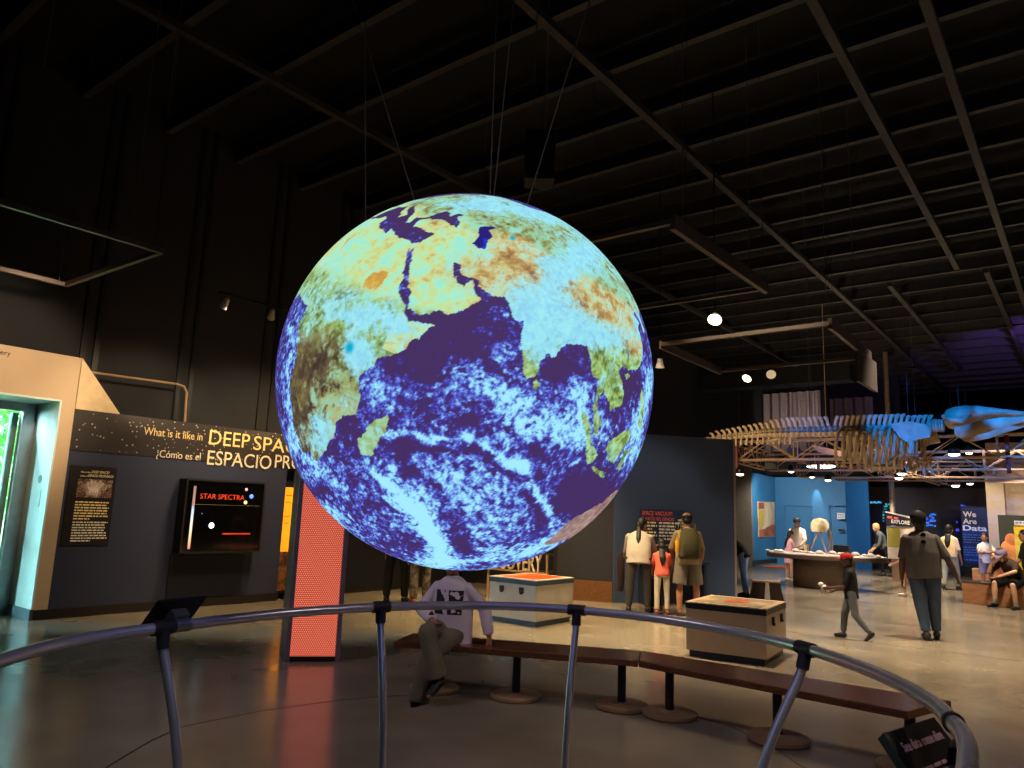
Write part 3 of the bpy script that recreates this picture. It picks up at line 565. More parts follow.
LAND_CLEAR = [(325,375,18,34,10,1.1),(305,400,10,26,0,.6),(350,385,8,10,0,.5),(380,265,34,22,-20,.6),(440,270,28,30,20,.7),(505,255,24,22,30,.6),(610,305,22,12,40,.5),(540,240,14,5,40,.5),(392,280,14,10,0,.4),(500,225,20,5,10,.3),(333,330,12,8,-20,.4),(600,520,22,10,-40,.6)]
def g_banks(px, py, L, warp):
    d = np.zeros(len(px))
    for x, y, a, b, t, w in L:
        c, s_ = math.cos(math.radians(t)), math.sin(math.radians(t))
        X, Y_ = px-x+warp[0]*5, py-y+warp[1]*5
        d += w*np.exp(-(((X*c+Y_*s_)/a)**2+((Y_*c-X*s_)/b)**2))
    return d
def ramp(t, stops):
    t = np.clip(t, 0, 1); xs = [s[0] for s in stops]; c = np.array([s[1] for s in stops], float)
    return np.stack([np.interp(t, xs, c[:, k]) for k in range(3)], 1)
def earth_colors(e, px, py, front):
    """e: unit vectors in the earth's own frame; px,py: sheet coordinates; returns sRGB 0-255"""
    lat = np.degrees(np.arcsin(np.clip(e[:, 2], -1, 1))); lon = np.degrees(np.arctan2(e[:, 1], e[:, 0]))
    wob = np.stack([g_noise(e*18, 50), g_noise(e*18, 51)], 1)*.7+np.stack([g_noise(e*47, 52), g_noise(e*47, 53)], 1)*.45
    lo, la = lon+wob[:, 0], lat+wob[:, 1]
    land = np.zeros(len(e), bool)
    for P_ in LANDS.values(): land |= g_inside(lo, la, P_)
    casp = g_inside(lon+wob[:, 0]*.5, lat+wob[:, 1]*.5, CASPIAN); land &= ~casp
    warp = np.stack([g_fbm(e*7, 4, 3), g_fbm(e*7, 4, 9)])
    fr = front.astype(float)
    back = g_fbm(e*4+5, 5, 21)*.5
    # water and its clouds
    big = g_fbm(e*9+warp.T[:, [0, 1, 0]]*.5, 6, 1, .62)
    fine = g_fbm(e*45+warp.T[:, [1, 0, 1]]*1.2, 4, 30, .7)
    streak = g_fbm(np.stack([e@np.array((.5, .6, .62))*16, e@np.array((.8, -.6, .1))*52, e@np.array((.3, .5, -.8))*52], 1)+warp.T[:, [0, 1, 0]]*2, 4, 40, .65)
    d = fr*(g_banks(px, py, BANKS, warp)-g_banks(px, py, GAPS, warp))+(1-fr)*back
    grain = g_fbm(e*80, 3, 33, .8)
    cl = .15+d*.74+big*.20+fine*.38+streak*.34+grain*.22
    cl = np.clip((cl-.02)/.86, 0, 1)
    water = ramp(cl, [(0, (70, 47, 98)), (.1, (66, 46, 112)), (.28, (66, 56, 160)), (.46, (88, 98, 210)), (.66, (122, 172, 238)), (.85, (148, 222, 254)), (1, (166, 236, 255))])
    shallow = np.clip(g_noise(e*30, 77)-.25, 0, 1)[:, None]*2
    water = np.where(casp[:, None], np.array((38, 26, 120.))*(1-shallow)+shallow*np.array((20, 60, 235.)), water)
    # land
    n1, n2, n3 = g_fbm(e*11+warp.T[:, [0, 1, 1]]*.8, 5, 60), g_fbm(e*30+warp.T[:, [1, 1, 0]]*1.5, 5, 70, .65), g_fbm(e*6, 3, 80)
    lines = np.exp(-(g_fbm(e*20+warp.T[:, [0, 0, 1]]*2.2, 3, 90)/.07)**2)
    desert = ramp(.66+.42*n1+.3*n2, [(0, (172, 120, 84)), (.2, (200, 168, 104)), (.4, (208, 212, 136)), (.6, (196, 228, 160)), (.8, (172, 236, 200)), (1, (158, 234, 214))])
    desert = np.where((g_banks(px, py, [(375,280,16,8,-40,1.0)], warp)*fr+n2*.2 > .45)[:, None], ramp(.5+.5*n2, [(0, (196, 138, 60)), (1, (226, 196, 92))]), desert)
    highland = ramp(.5+.4*n1+.3*n2, [(0, (146, 104, 70)), (.3, (190, 158, 92)), (.55, (206, 206, 150)), (.8, (180, 226, 200)), (1, (160, 230, 235))])
    highland = highland*(1-.45*lines[:, None])+.45*lines[:, None]*np.array((160, 110, 90))
    jungle = ramp(.6+.45*n2+.25*n1, [(0, (64, 74, 46)), (.35, (104, 128, 62)), (.6, (150, 180, 96)), (.85, (170, 216, 150)), (1, (160, 230, 220))])
    veld = ramp(.5+.4*n1+.3*n2, [(0, (58, 44, 42)), (.4, (84, 70, 54)), (.7, (112, 98, 64)), (1, (150, 146, 92))])
    aus = ramp(.5+.5*n2, [(0, (128, 92, 98)), (.5, (160, 126, 122)), (1, (196, 180, 160))])
    north = ramp(.5+.45*n1+.3*n2, [(0, (92, 82, 50)), (.35, (150, 160, 96)), (.6, (150, 214, 180)), (1, (150, 226, 225))])
    def mix(a, b, m): return a*(1-m[:, None])+b*m[:, None]
    ss = lambda x, a, b: np.clip((x-a)/(b-a), 0, 1)
    c = desert
    c = mix(c, highland, ss(lon+n3*5, 46, 56)*ss(lat, 22, 26))
    c = mix(c, north, ss(lat+n3*5, 42, 48)*ss(lon, -20, 0))
    c = mix(c, jungle, ss(lon+n3*3, 70, 78)*(1-ss(lat+n3*3, 24, 29)))
    c = mix(c, jungle, (1-ss(lat+n3*3, 12, 16))*ss(20-np.abs(lat-4), 0, 14)*(lon < 60))
    c = mix(c, veld, (1-ss(lat+n3*4, -4, 3))*(1-.75*ss(lon+n3*6+n2*8, 25, 34))*(lon < 60))
    c = mix(c, jungle*.9+20, (lon > 42.5)*(lat < -11)*(lon < 60)*1.0*.6)
    c = mix(c, aus, (lat < -10)*(lon > 105)*1.0)
    c = mix(c, desert, (lon > 42)*(lon < 53)*(lat > 2)*(lat < 12)*1.0)
    cd = fr*(g_banks(px, py, LAND_CLOUD, warp)-g_banks(px, py, LAND_CLEAR, warp))+(1-fr)*back
    lc = np.clip((cd*.9+big*.26+fine*.42+grain*.22-.16)/.62, 0, 1)
    c = mix(c, ramp(.5+.5*fine, [(0, (136, 206, 244)), (.5, (150, 228, 250)), (1, (170, 240, 248))]), lc*.95)
    out = np.where(land[:, None], c, water)
    teal = np.exp(-((lon-33)**2+(lat+1)**2)/2.2)+.8*np.exp(-((lon-60)**2+(lat-45)**2)/1.6)
    out = mix(out, np.array((16, 170, 205.))+0*out, np.clip(teal*1.6-.3, 0, 1))
    return np.clip(out, 0, 255)

def make_globe():
    lons = np.concatenate([np.linspace(-25, 150, 600, endpoint=False), np.linspace(150, 335, 90, endpoint=False)])
    lats = np.linspace(-89.5, 89.5, 540)
    lo, la = np.meshgrid(np.radians(lons), np.radians(lats)); lo = lo.ravel(); la = la.ravel()
    e = np.stack([np.cos(la)*np.cos(lo), np.cos(la)*np.sin(lo), np.sin(la)], 1); wv = e@GQ.T
    p = wv*GR_+np.array(GC); cm = (p-np.array((0, 0, EYE)))@np.array(CAM)
    sheet_x = 512+FPX*cm[:, 0]/-cm[:, 2]; sheet_y = 384-FPX*cm[:, 1]/-cm[:, 2]
    front = ((p-np.array((0, 0, EYE)))*wv).sum(1) < 0.05
    c = earth_colors(e, sheet_x, sheet_y, front)/255.
    c = np.where(c <= .04045, c/12.92, ((c+.055)/1.055)**2.4)
    W, Hn = len(lons), len(lats); V = wv*GR_
    n_ = W*Hn; V = np.vstack([V, GQ@np.array((0, 0, -1))*GR_, GQ@np.array((0, 0, 1))*GR_]); c = np.vstack([c, c[:1], c[-1:]])
    i = np.arange(Hn-1)[:, None]*W; k_ = np.arange(W)[None]; k2 = (k_+1) % W
    Q = np.stack([(i+k_).ravel(), (i+k2).ravel(), (i+W+k2).ravel(), (i+W+k_).ravel()], 1)
    T1 = np.stack([np.full(W, n_), k2[0], k_[0]], 1); T2 = np.stack([np.full(W, n_+1), (Hn-1)*W+k_[0], (Hn-1)*W+k2[0]], 1)
    me = bpy.data.meshes.new('globe_surface'); me.vertices.add(len(V)); me.vertices.foreach_set('co', V.ravel())
    loops = np.concatenate([Q.ravel(), T1.ravel(), T2.ravel()]); me.loops.add(len(loops)); me.loops.foreach_set('vertex_index', loops.astype(np.int32))
    tot = np.concatenate([np.full(len(Q), 4), np.full(2*W, 3)]); st = np.concatenate([[0], np.cumsum(tot)[:-1]])
    me.polygons.add(len(tot)); me.polygons.foreach_set('loop_start', st.astype(np.int32)); me.polygons.foreach_set('loop_total', tot.astype(np.int32))
    me.polygons.foreach_set('use_smooth', np.ones(len(tot), bool)); me.update(); me.validate()
    at_ = me.color_attributes.new('earth', 'FLOAT_COLOR', 'POINT'); at_.data.foreach_set('color', np.hstack([c, np.ones((len(c), 1))]).astype(np.float32).ravel())
    m = bpy.data.materials.new('lit earth picture'); m.use_nodes = True; n = m.node_tree.nodes; l = m.node_tree.links; b = n['Principled BSDF']
    a = n.new('ShaderNodeAttribute'); a.attribute_name = 'earth'; l.new(a.outputs['Color'], b.inputs['Emission Color']); b.inputs['Emission Strength'].default_value = 1.0  # emission stands in for the projectors that would light the ball
    b.inputs['Base Color'].default_value = (.02, .02, .02, 1); b.inputs['Roughness'].default_value = .9; b.inputs['Specular IOR Level'].default_value = 0
    me.materials.append(m)
    o = bpy.data.objects.new('globe_surface', me); COL.objects.link(o); return o
gl = thing('suspended_globe', 'huge Earth globe, its projected picture made to glow, hanging in the middle of the hall', 'globe', GC)
make_globe().parent = gl
def sph(px, py):      # foot of a suspension wire on the ball
    d = ray(px, py).normalized(); oc = Vector((0, 0, EYE))-GC; b = oc.dot(d); q = b*b-oc.dot(oc)+(GR_*.995)**2; t = -b-math.sqrt(max(q, 0)); return Vector((0, 0, EYE))+d*t
WIRE = mat('dark suspension wire', (62, 56, 54), .6)
for (a, b, z) in (((414, 199), (353, 0), 7.0), ((353, 204), (365, 40), 7.0), ((490, 196), (497, 0), 7.0), ((494, 196), (514, 0), 7.0), ((527, 205), (590, 0), 7.0)):
    p = sph(*a); d = (p-GC).normalized(); p = GC+d*GR_*.99
    wpart('suspension_wire', MB().tube([p, atz(b[0], b[1], 5.2) if z is None else p+(atz(b[0], b[1], p.z+1.9)-p)*2.6], .0028, 6), WIRE, gl)

# ===================================================================== curved steel railing
RZ = 1.0
RP = [(-2.55, .62), (-2.88, .98), (-3.09, 1.27), (-3.18, 1.52), (-3.22, 1.77), (-3.255, 2.07), (-3.265, 2.47), (-3.17, 2.93), (-2.98, 3.32), (-2.72, 3.60), (-2.42, 3.76), (-2.05, 3.83), (-1.68, 3.79), (-1.34, 3.67), (-1.06, 3.51), (-.84, 3.32), (-.61, 3.05), (-.46, 2.8), (-.375, 2.58), (-.322, 2.40), (-.292, 2.2), (-.285, 1.98), (-.38, 1.60), (-.64, 1.22), (-.98, .88), (-1.42, .66), (-1.9, .54), (-2.25, .53)]
def spline(P_, n=6, closed=True):
    out = []; N = len(P_); P_ = [Vector(p) for p in P_]
    for i in range(N if closed else N-1):
        a, b, c, d = (P_[i-1], P_[i], P_[(i+1) % N], P_[(i+2) % N]) if closed else (P_[max(i-1, 0)], P_[i], P_[i+1], P_[min(i+2, N-1)])
        for k_ in range(n):
            t = k_/n; out.append(.5*((2*b)+(c-a)*t+(2*a-5*b+4*c-d)*t*t+(3*b-a-3*c+d)*t**3))
    if not closed: out.append(P_[-1])
    return out
RS = spline(RP, 16)
RC = Vector((-1.86, 2.27))
rl = thing('railing', 'curved polished steel railing ringing the suspended globe', 'railing', (RC.x, RC.y, 0))
wpart('top_rail', MB().tube([(p.x, p.y, RZ) for p in RS], .0245, 16, True), M_CHROME, rl, True)
def rail_near(px, py):
    t = atz(px, py, RZ); i = min(range(len(RS)), key=lambda j: (RS[j].x-t.x)**2+(RS[j].y-t.y)**2); tg = (RS[(i+1) % len(RS)]-RS[i-1]).normalized(); return RS[i], tg
def rail_idx(a):
    d = Vector((math.cos(a), math.sin(a))); i = max(range(len(RS)), key=lambda j: (RS[j]-RC).normalized().dot(d)); return RS[i], (RS[(i+1) % len(RS)]-RS[i-1]).normalized()
PROF = [(1.0, 0), (.93, .012), (.86, .035), (.78, .068), (.68, .107), (.55, .15), (.4, .188), (.22, .215), (.02, .23)]
for (p, tg), kk in [(rail_near(168, 629), .85), (rail_near(378, 606.5), 1.0), (rail_near(575.5, 610), 1.0), (rail_near(808, 649), 1.55)]+[(rail_idx(R_(a)), 1.0) for a in (-20, -75, -120)]:
    rd = (p-RC).normalized()
    pp = [(p.x-rd.x*s*kk, p.y-rd.y*s*kk, z) for z, s in PROF]
    q = wpart('post', MB().tube(spline(pp, 3, False), .0205, 12), M_CHROME, rl, True)
    cl = MB(); cl.tube([(p.x-tg.x*.05, p.y-tg.y*.05, RZ), (p.x+tg.x*.05, p.y+tg.y*.05, RZ)], .031, 14)
    a_, b_ = Vector((p.x, p.y, RZ)), Vector((p.x-rd.x*.016*kk, p.y-rd.y*.016*kk, RZ-.085)); cl.tube([a_, b_], .028, 14)
    wpart('clamp', cl, M_DARKCLAMP, rl, True)
    wpart('foot_flange', MB().lathe((p.x-rd.x*.23*kk, p.y-rd.y*.23*kk, 0), [(.07, 0), (.07, .012), (.03, .02)], 18), M_CHROME, rl, True, under=q) if False else obj('foot_flange', MB().lathe((p.x-rd.x*.23*kk-RC.x, p.y-rd.y*.23*kk-RC.y, 0), [(.07, 0), (.07, .012), (.03, .02)], 18), M_CHROME, q, True)
p, tg = rail_near(957, 723); wpart('joint_sleeve', MB().tube([(p.x-tg.x*.012, p.y-tg.y*.012, RZ), (p.x+tg.x*.012, p.y+tg.y*.012, RZ)], .030, 16), M_DARKCLAMP, rl, True)
# reading boards clipped to the railing
p, tg = rail_near(181, 626); rd = Vector((p-RC)).normalized().to_3d(); tg = tg.to_3d()
bl = thing('reading_board', 'small black reading board seen from behind on the left stretch of railing', 'sign', (p.x, p.y, RZ))
cc = Vector((p.x, p.y, RZ+.035))+rd*.06+tg*.0; up_ = (-rd*.6+Vector((0, 0, .8))).normalized(); nn = tg.cross(up_).normalized()
QM = Matrix((tg, nn, up_)).transposed()
wpart('board', MB().box(cc, (.24, .014, .20), M=QM), M_BLACKMATT, bl, bevel=.003)
bk = MB(); bk.box(Vector((p.x, p.y, RZ+.03))+rd*.03, (.075, .05, .07), M=QM); bk.tube([(p.x-tg.x*.04, p.y-tg.y*.04, RZ), (p.x+tg.x*.04, p.y+tg.y*.04, RZ)], .029, 14)
wpart('bracket', bk, M_ALU, bl)
TL, TR = atz(886, 732, .88), atz(934, 716.5, .88); wd = (TR-TL).normalized(); dn = Vector((wd.y, -wd.x, 0)); sl = (atz(955, 768, .775)-TR); sl = (sl-wd*sl.dot(wd)*.6).normalized()
bd = thing('reading_board', 'black reading board with pale title See data come alive on the near railing', 'sign', TL)
wp = (TR-TL).length; nb = sl.cross(wd).normalized(); nb = nb if nb.z > 0 else -nb
wpart('board', MB().prism([TL, TR, TR+sl*.40, TL+sl*.40], -nb*.02), mat('black printed board', (30, 25, 26), .35), bd, bevel=.003)
wpart('board_edge', MB().prism([TL-wd*.02, TL, TL+sl*.4, TL+sl*.4-wd*.02], -nb*.03), M_BLACKMATT, bd)
LV = mat('pale mauve lettering', (190, 150, 165), .5)
wpart('lettering', text_mb('See data come alive', TL+sl*.085+wd*.03+nb*.001, wd, -sl, .036, wp*.80, bold=.012), LV, bd)
wpart('small_print', blocks_mb(TL+sl*.16+wd*.03+nb*.001, wd, -sl, [.2, .22, .2, .21], .012, .012, 5), LV, bd)
p, tg = rail_near(958, 735); bk = MB(); bk.tube([Vector((p.x, p.y, RZ)), (TR+sl*.1+Vector((0, 0, -.02)))], .012, 10)
wpart('bracket_arm', bk, M_ALU, bd)

# ===================================================================== bench in two long timber segments
BZ = .42
def bench(name, label, a, b, legs, hw=.235, quad=None):
    a, b = Vector((*a, 0)), Vector((*b, 0)); d = (b-a).normalized(); n_ = Vector((-d.y, d.x, 0)); t = thing(name, label, 'bench', (a+b)/2, 0, 'curved bench segments')
    z = Vector((0, 0, BZ-.05)); wpart('seat_plank', MB().prism(quad or [a-n_*hw+z, b-n_*hw+z, b+n_*hw+z, a+n_*hw+z], (0, 0, .05)), M_WOOD, t, bevel=.006)
    for s in legs:
        p = a+(b-a)*s; q = wpart('leg', MB().tube([p+Vector((0, 0, .02)), p+Vector((0, 0, BZ-.05))], .035, 14), mat('dark plum leg', (44, 34, 46), .35, metal=.3), t, True)
        obj('base_disc', MB().lathe(p-t.location, [(.2, 0), (.215, .008), (.215, .032), (.2, .04), (.08, .04), (.07, .05), (.0, .05)], 28), mat('tan base disc', (150, 116, 86), .4), q, True)
bench('bench', 'brown timber bench segment where the person in white sits', (-4.92, 4.84), (-3.06, 5.72), (.15, .5, .93))
bench('bench', 'brown timber bench segment in front of the long beige case', (-3.04, 5.73), (-.98, 5.64), (.12, .54, .96), quad=[Vector((*p, BZ-.05)) for p in ((-2.955, 5.512), (-1.02, 5.37), (-.86, 5.92), (-3.155, 5.935))])

# ===================================================================== two storage cases
def case(name, label, near, left, right, h, body, trim, latch_side, topm):
    N_, L_, Rr = near, left, right; u = (L_-N_); u.z = 0; v = (Rr-N_); v.z = 0; ul, vl = u.length, v.length; u.normalize(); v = (v-u*v.dot(u)).normalized(); base = Vector((N_.x, N_.y, 0))
    t = thing(name, label, 'case', base+u*ul/2+v*vl/2)
    def pr(i, z0, z1): return MB().prism([base+u*i+v*i+Vector((0, 0, z0)), base+u*(ul-i)+v*i+Vector((0, 0, z0)), base+u*(ul-i)+v*(vl-i)+Vector((0, 0, z0)), base+u*i+v*(vl-i)+Vector((0, 0, z0))], (0, 0, z1-z0))
    wpart('plinth', pr(.03, 0, .07), trim, t); wpart('case_body', pr(0, .07, h-.075), body, t, bevel=.004); wpart('lid_band', pr(-.006, h-.075, h-.012), trim, t, bevel=.003); wpart('lid', pr(-.008, h-.012, h), body, t)
    wpart('top_picture', pr(.07, h, h+.003), topm, t)
    for s in (.3, .72):
        if latch_side == 'left': c = base+u*ul*s-v*.012; ax = u
        else: c = base+v*vl*s-u*.012; ax = v
        lb = MB(); q = Matrix((ax, ax.cross(Vector((0, 0, 1))), Vector((0, 0, 1)))).transposed(); lb.box(c+Vector((0, 0, h-.15)), (.07, .022, .075), M=q); lb.box(c+Vector((0, 0, h-.19)), (.035, .04, .03), M=q)
        wpart('latch', lb, M_BLACKMATT, t, bevel=.004)
    return t
PB = mix_mat('orange and white lid print', (214, 78, 36), (190, 150, 120), 2.6, .52, .6, .3)
PB2 = mix_mat('faded planet print', (150, 132, 106), (196, 170, 132), 2.2, .45, .6, .25)
case('storage_case', 'white square case with blue bands and orange lid print', atz(536.7, 580.6, .62), atz(489.8, 575.6, .62), atz(574, 577.5, .62), .62, M_WHITE, mat('slate blue band', (58, 84, 104), .4), 'left', PB)
c2 = case('storage_case', 'long beige case with a navy band behind the bench', atz(766, 609, .6), atz(686, 601.2, .6), atz(784, 601.4, .6), .60, mat('beige laminate', (172, 148, 124), .4, var=.04), mat('navy band', (24, 26, 44), .4), 'right', PB2)
pl_ = MB(); pl_.ball((0, 0, .604), (.13, .22, .006), n=18); obj('planet_print', pl_, mix_mat('red planet print', (190, 84, 48), (120, 60, 40), 6), c2, True)

# ===================================================================== red perforated pillar
pt = thing('pillar_light', 'tall red glowing perforated pillar beside the left railing', 'lamp', (-6.3, 5.0, 0))
A_, B_ = atz(284.5, 662), atz(339.5, 662); u = (B_-A_).normalized(); v = (atz(279.5, 655)-A_).normalized(); Wd = (B_-A_).length; PH = 2.22
def pil(a, b, c, d, z0, z1): return MB().prism([A_+u*a+v*c+Vector((0, 0, z0)), A_+u*b+v*c+Vector((0, 0, z0)), A_+u*b+v*d+Vector((0, 0, z0)), A_+u*a+v*d+Vector((0, 0, z0))], (0, 0, z1-z0))
FM = mat('pillar frame metal', (126, 110, 128), .35, metal=.3)
wpart('side_post', pil(0, .045, 0, .06, 0, PH), FM, pt, bevel=.004); wpart('side_post', pil(Wd-.045, Wd, 0, .06, 0, PH), FM, pt, bevel=.004)
wpart('side_panel', pil(.0, .02, .06, .36, 0, PH), mat('brown grey side sheet', (112, 92, 82), .35), pt); wpart('side_panel', pil(Wd-.02, Wd, .06, .36, 0, PH), mat('brown grey side sheet', (112, 92, 82), .35), pt)
wpart('back_panel', pil(0, Wd, .36, .38, 0, PH), M_BLACKMATT, pt); wpart('top_cap', pil(0, Wd, 0, .38, PH, PH+.02), FM, pt); wpart('bottom_rail', pil(.045, Wd-.045, .01, .05, 0, .05), M_BLACKMATT, pt)
pm = bpy.data.materials.new('perforated red sheet'); pm.use_nodes = True; n = pm.node_tree.nodes; l = pm.node_tree.links; b = n['Principled BSDF']
uvn = n.new('ShaderNodeUVMap'); uvn.uv_map = 'holes'; sp2 = n.new('ShaderNodeSeparateXYZ'); l.new(uvn.outputs[0], sp2.inputs[0])
def mth(op, a, b_=None, c_=None):
    q = n.new('ShaderNodeMath'); q.operation = op
    for i, x in enumerate((a, b_, c_)):
        if x is None: continue
        if isinstance(x, (int, float)): q.inputs[i].default_value = x
        else: l.new(x, q.inputs[i])
    return q.outputs[0]
row = mth('FLOOR', sp2.outputs['Y']); odd = mth('MULTIPLY', mth('MODULO', row, 2), .5); fx = mth('SUBTRACT', mth('FRACT', mth('ADD', sp2.outputs['X'], odd)), .5); fy = mth('SUBTRACT', mth('FRACT', sp2.outputs['Y']), .5)
rr_ = mth('SQRT', mth('ADD', mth('MULTIPLY', fx, fx), mth('MULTIPLY', fy, fy))); hole = mth('LESS_THAN', rr_, .30)
em = n.new('ShaderNodeMix'); em.data_type = 'RGBA'; l.new(hole, em.inputs[0]); em.inputs[6].default_value = lin((184, 54, 44))+(1,); em.inputs[7].default_value = lin((252, 152, 112))+(1,)
l.new(em.outputs[2], b.inputs['Emission Color']); b.inputs['Emission Strength'].default_value = .92; b.inputs['Base Color'].default_value = (.2, .03, .03, 1); b.inputs['Roughness'].default_value = .5
ps = pil(.045, Wd-.045, .03, .034, .05, PH); po = wpart('perforated_sheet', ps, pm, pt)
uvl = po.data.uv_layers.new(name='holes')
for lp in po.data.loops:
    cw = po.data.vertices[lp.vertex_index].co+pt.location-A_; uvl.data[lp.index].uv = (cw.dot(u)/.022, cw.z/.0195)

# ===================================================================== shelf and cut-out sign behind the white case
sf = thing('shelf_unit', 'dark open shelf unit behind the white case', 'shelf', (-8.55, 12.0, 0))
S0 = Vector((-8.75, 11.6, 0)); su = Vector((.80, .60, 0)); sv = Vector((-.60, .80, 0))
def sh(a, b, c, d, z0, z1): return MB().prism([S0+su*a+sv*c+Vector((0, 0, z0)), S0+su*b+sv*c+Vector((0, 0, z0)), S0+su*b+sv*d+Vector((0, 0, z0)), S0+su*a+sv*d+Vector((0, 0, z0))], (0, 0, z1-z0))
for z in (.1, .42, .74, 1.05): wpart('shelf_board', sh(0, 1.5, 0, .34, z, z+.03), mat('dark shelf board', (52, 44, 42), .5), sf)
for a in (0, 1.47): wpart('side_post', sh(a, a+.03, 0, .34, 0, 1.3), M_BLACKMATT, sf)
for i, (a, z, r, c_) in enumerate(((.95, .77, .07, (170, 70, 40)), (1.2, .77, .06, (70, 90, 120)), (1.34, .45, .08, (60, 60, 70)), (1.05, .45, .06, (120, 110, 100)), (1.3, 1.08, .09, (170, 72, 40)))):
    q = S0+su*a+sv*.15+Vector((0, 0, z)); solo('storage_pot', MB().lathe(q, [(r*.7, 0), (r, r*.5), (r*.9, r*1.1), (r*.55, r*1.3), (r*.5, r*1.2)], 16), mat('pot colour %d' % i, c_, .5), ['small brick red pot on the middle shelf', 'blue grey pot beside the red one on the middle shelf', 'dark pot at the end of the lower shelf', 'stone coloured pot on the lower shelf', 'large brick red pot on the top shelf'][i], 'pot', q, 'pots on the shelf unit', True)
sg = thing('cutout_sign', 'cream cut-out letters reading DISCOVERY standing behind the white case', 'sign', (-7.2, 10.6, 0))
g0 = atz(510, 571, .62); g1 = atz(546.5, 572.5, .62); y_ = 10.75
g0, g1 = aty(505, 571, y_), aty(543, 572.5, y_); g0.z = g1.z; gd_ = (g1-g0).normalized(); CR = mat('cream cut-out letters', (246, 222, 184), .5)
wpart('lettering', text_mb('DISCOVERY', g1-gd_*.02, gd_, (0, 0, 1), .30, 1.3, 'RIGHT', .03), CR, sg)
gn = Vector((gd_.y, -gd_.x, 0)); f_ = MB(); f_.bar(g1-gd_*1.25+Vector((0, 0, -.02)), g1+gd_*.1+Vector((0, 0, -.02)), .06, .03); f_.bar(g1+gd_*.08+Vector((0, 0, -g1.z)), g1+gd_*.08+Vector((0, 0, .30)), .03, .03); f_.bar(g1-gd_*1.22+Vector((0, 0, -g1.z)), g1-gd_*1.22, .03, .03)
wpart('wooden_frame', f_, M_PLY, sg)

# ===================================================================== things hung from the roof
RODM = mat('rusty channel steel', (92, 80, 75), .5, metal=.3)
def frame(label, P4, z, hh, group=None, drops=()):
    c = sum((Vector(p) for p in P4), Vector((0, 0)))/4; t = thing('hanging_rig', label, 'frame', (c.x, c.y, z))
    for i in range(4):
        a, b = Vector((*P4[i], z)), Vector((*P4[(i+1) % 4], z)); wpart('channel', MB().bar(a, b, .05, hh[i]), RODM, t)
    for (x, y) in drops: wpart('hanger_wire', MB().tube([(x, y, z), (x, y, 7.3)], .004, 5), WIRE, t)
    return t
frame('square hanging steel frame above the left entrance', [(-7.24, 1.1), (-7.25, 3.43), (-9.46, 3.40), (-9.46, 1.1)], 4.0, [.05]*4, drops=[(-7.25, 3.35), (-9.4, 3.3)])
frame('hanging steel frame just right of the globe', [(-2.65, 5.47), (-2.62, 7.66), (-4.85, 7.69), (-4.88, 5.47)], 4.0, [.13, .04, .05, .04], drops=[(-2.65, 5.5), (-2.65, 5.75), (-2.63, 7.6), (-4.8, 5.5), (-4.8, 7.6)])
frame('square hanging frame of channel steel above the beige case', [(-4.81, 9.55), (-2.46, 9.48), (-2.5, 11.74), (-4.84, 11.8)], 4.0, [.05, .14, .05, .12], drops=[(-4.8, 9.6), (-2.48, 9.55), (-2.5, 11.7), (-4.8, 11.75), (-3.6, 11.77), (-3.0, 11.75)])
pn = MB(); a = Vector((-2.47, 10.9, 4.0)); pn.bbox((-2.52, 10.9, 3.5), (-2.47, 12.0, 3.96)); solo('hanging_banner', pn, mat('grey brown panel', (58, 50, 50), .6), 'grey rectangular panel hanging at the corner of the channel frame', 'panel', (-2.5, 11.4, 3.96))
tk = thing('lighting_track', 'thin lighting track hanging in front of the left black wall', 'track', (-8.4, 5.6, 4.1))
wpart('track_bar', MB().bar((-8.5, 4.8, 4.12), (-8.4, 7.4, 4.12), .03, .03), M_BLACKMATT, tk); wpart('hanger_wire', MB().tube([(-8.47, 5.2, 4.12), (-8.47, 5.2, 7.3)], .003, 5), WIRE, tk); wpart('hanger_wire', MB().tube([(-8.42, 6.9, 4.12), (-8.42, 6.9, 7.3)], .003, 5), WIRE, tk)
GLOWW = mat('lit lamp face', (255, 236, 190), .5, emit=(255, 240, 205), estr=5)
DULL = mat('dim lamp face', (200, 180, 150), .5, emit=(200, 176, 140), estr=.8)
def spot(label, p, aim, r=.055, glow=GLOWW, stem=.16, L=.14, group=None, body=None):
    p = Vector(p); d = (Vector(aim)-p).normalized(); q = d.to_track_quat('Z', 'Y').to_matrix(); t = thing('spotlight', label, 'spotlight', p+Vector((0, 0, stem)), 0, group)
    wpart('lamp_housing', MB().lathe(p-d*L*.6, [(r*.35, -.01), (r*.6, 0), (r*.75, L*.5), (r, L), (r*.93, L), (r*.9, L*.9), (.0, L*.9)], 16, q), body or M_BLACKMATT, t, True)
    wpart('lamp_face', MB().lathe(p-d*L*.6, [(0, L*.955), (r*.88, L*.955), (r*.88, L*.93), (0, L*.93)], 16, q), glow, t)
    wpart('yoke', MB().tube([p+Vector((0, 0, stem)), p+Vector((0, 0, .02))], .009, 6), M_BLACKMATT, t)
WB = mat('white lamp housing', (214, 196, 176), .5)
spot('white spotlight on the near end of the left wall track', (-8.49, 4.88, 3.99), (-10.5, 5.0, 2.2), .05, DULL, .11, body=WB)
spot('white spotlight on the far end of the left wall track', (-8.45, 5.53, 3.99), (-10.5, 6.6, 2.2), .05, DULL, .11, body=WB)
spot('bright bare spotlight hanging right of the globe', (-3.55, 8.51, 3.98), (-3.4, 7.4, 2.6), .095, mat('bright bare lamp', (255, 230, 180), .5, emit=(255, 232, 180), estr=9), 3.38, L=.07)
spot('small pendant lamp hanging close to the globe edge', (-5.4, 10.7, 3.97), (-5.4, 10.6, 0), .075, DULL, 3.39, body=WB)
spot('lit spotlight on the far side of the channel frame', (-4.36, 11.78, 3.86), (-4.9, 9.4, 1.4), .085, GLOWW, .14)
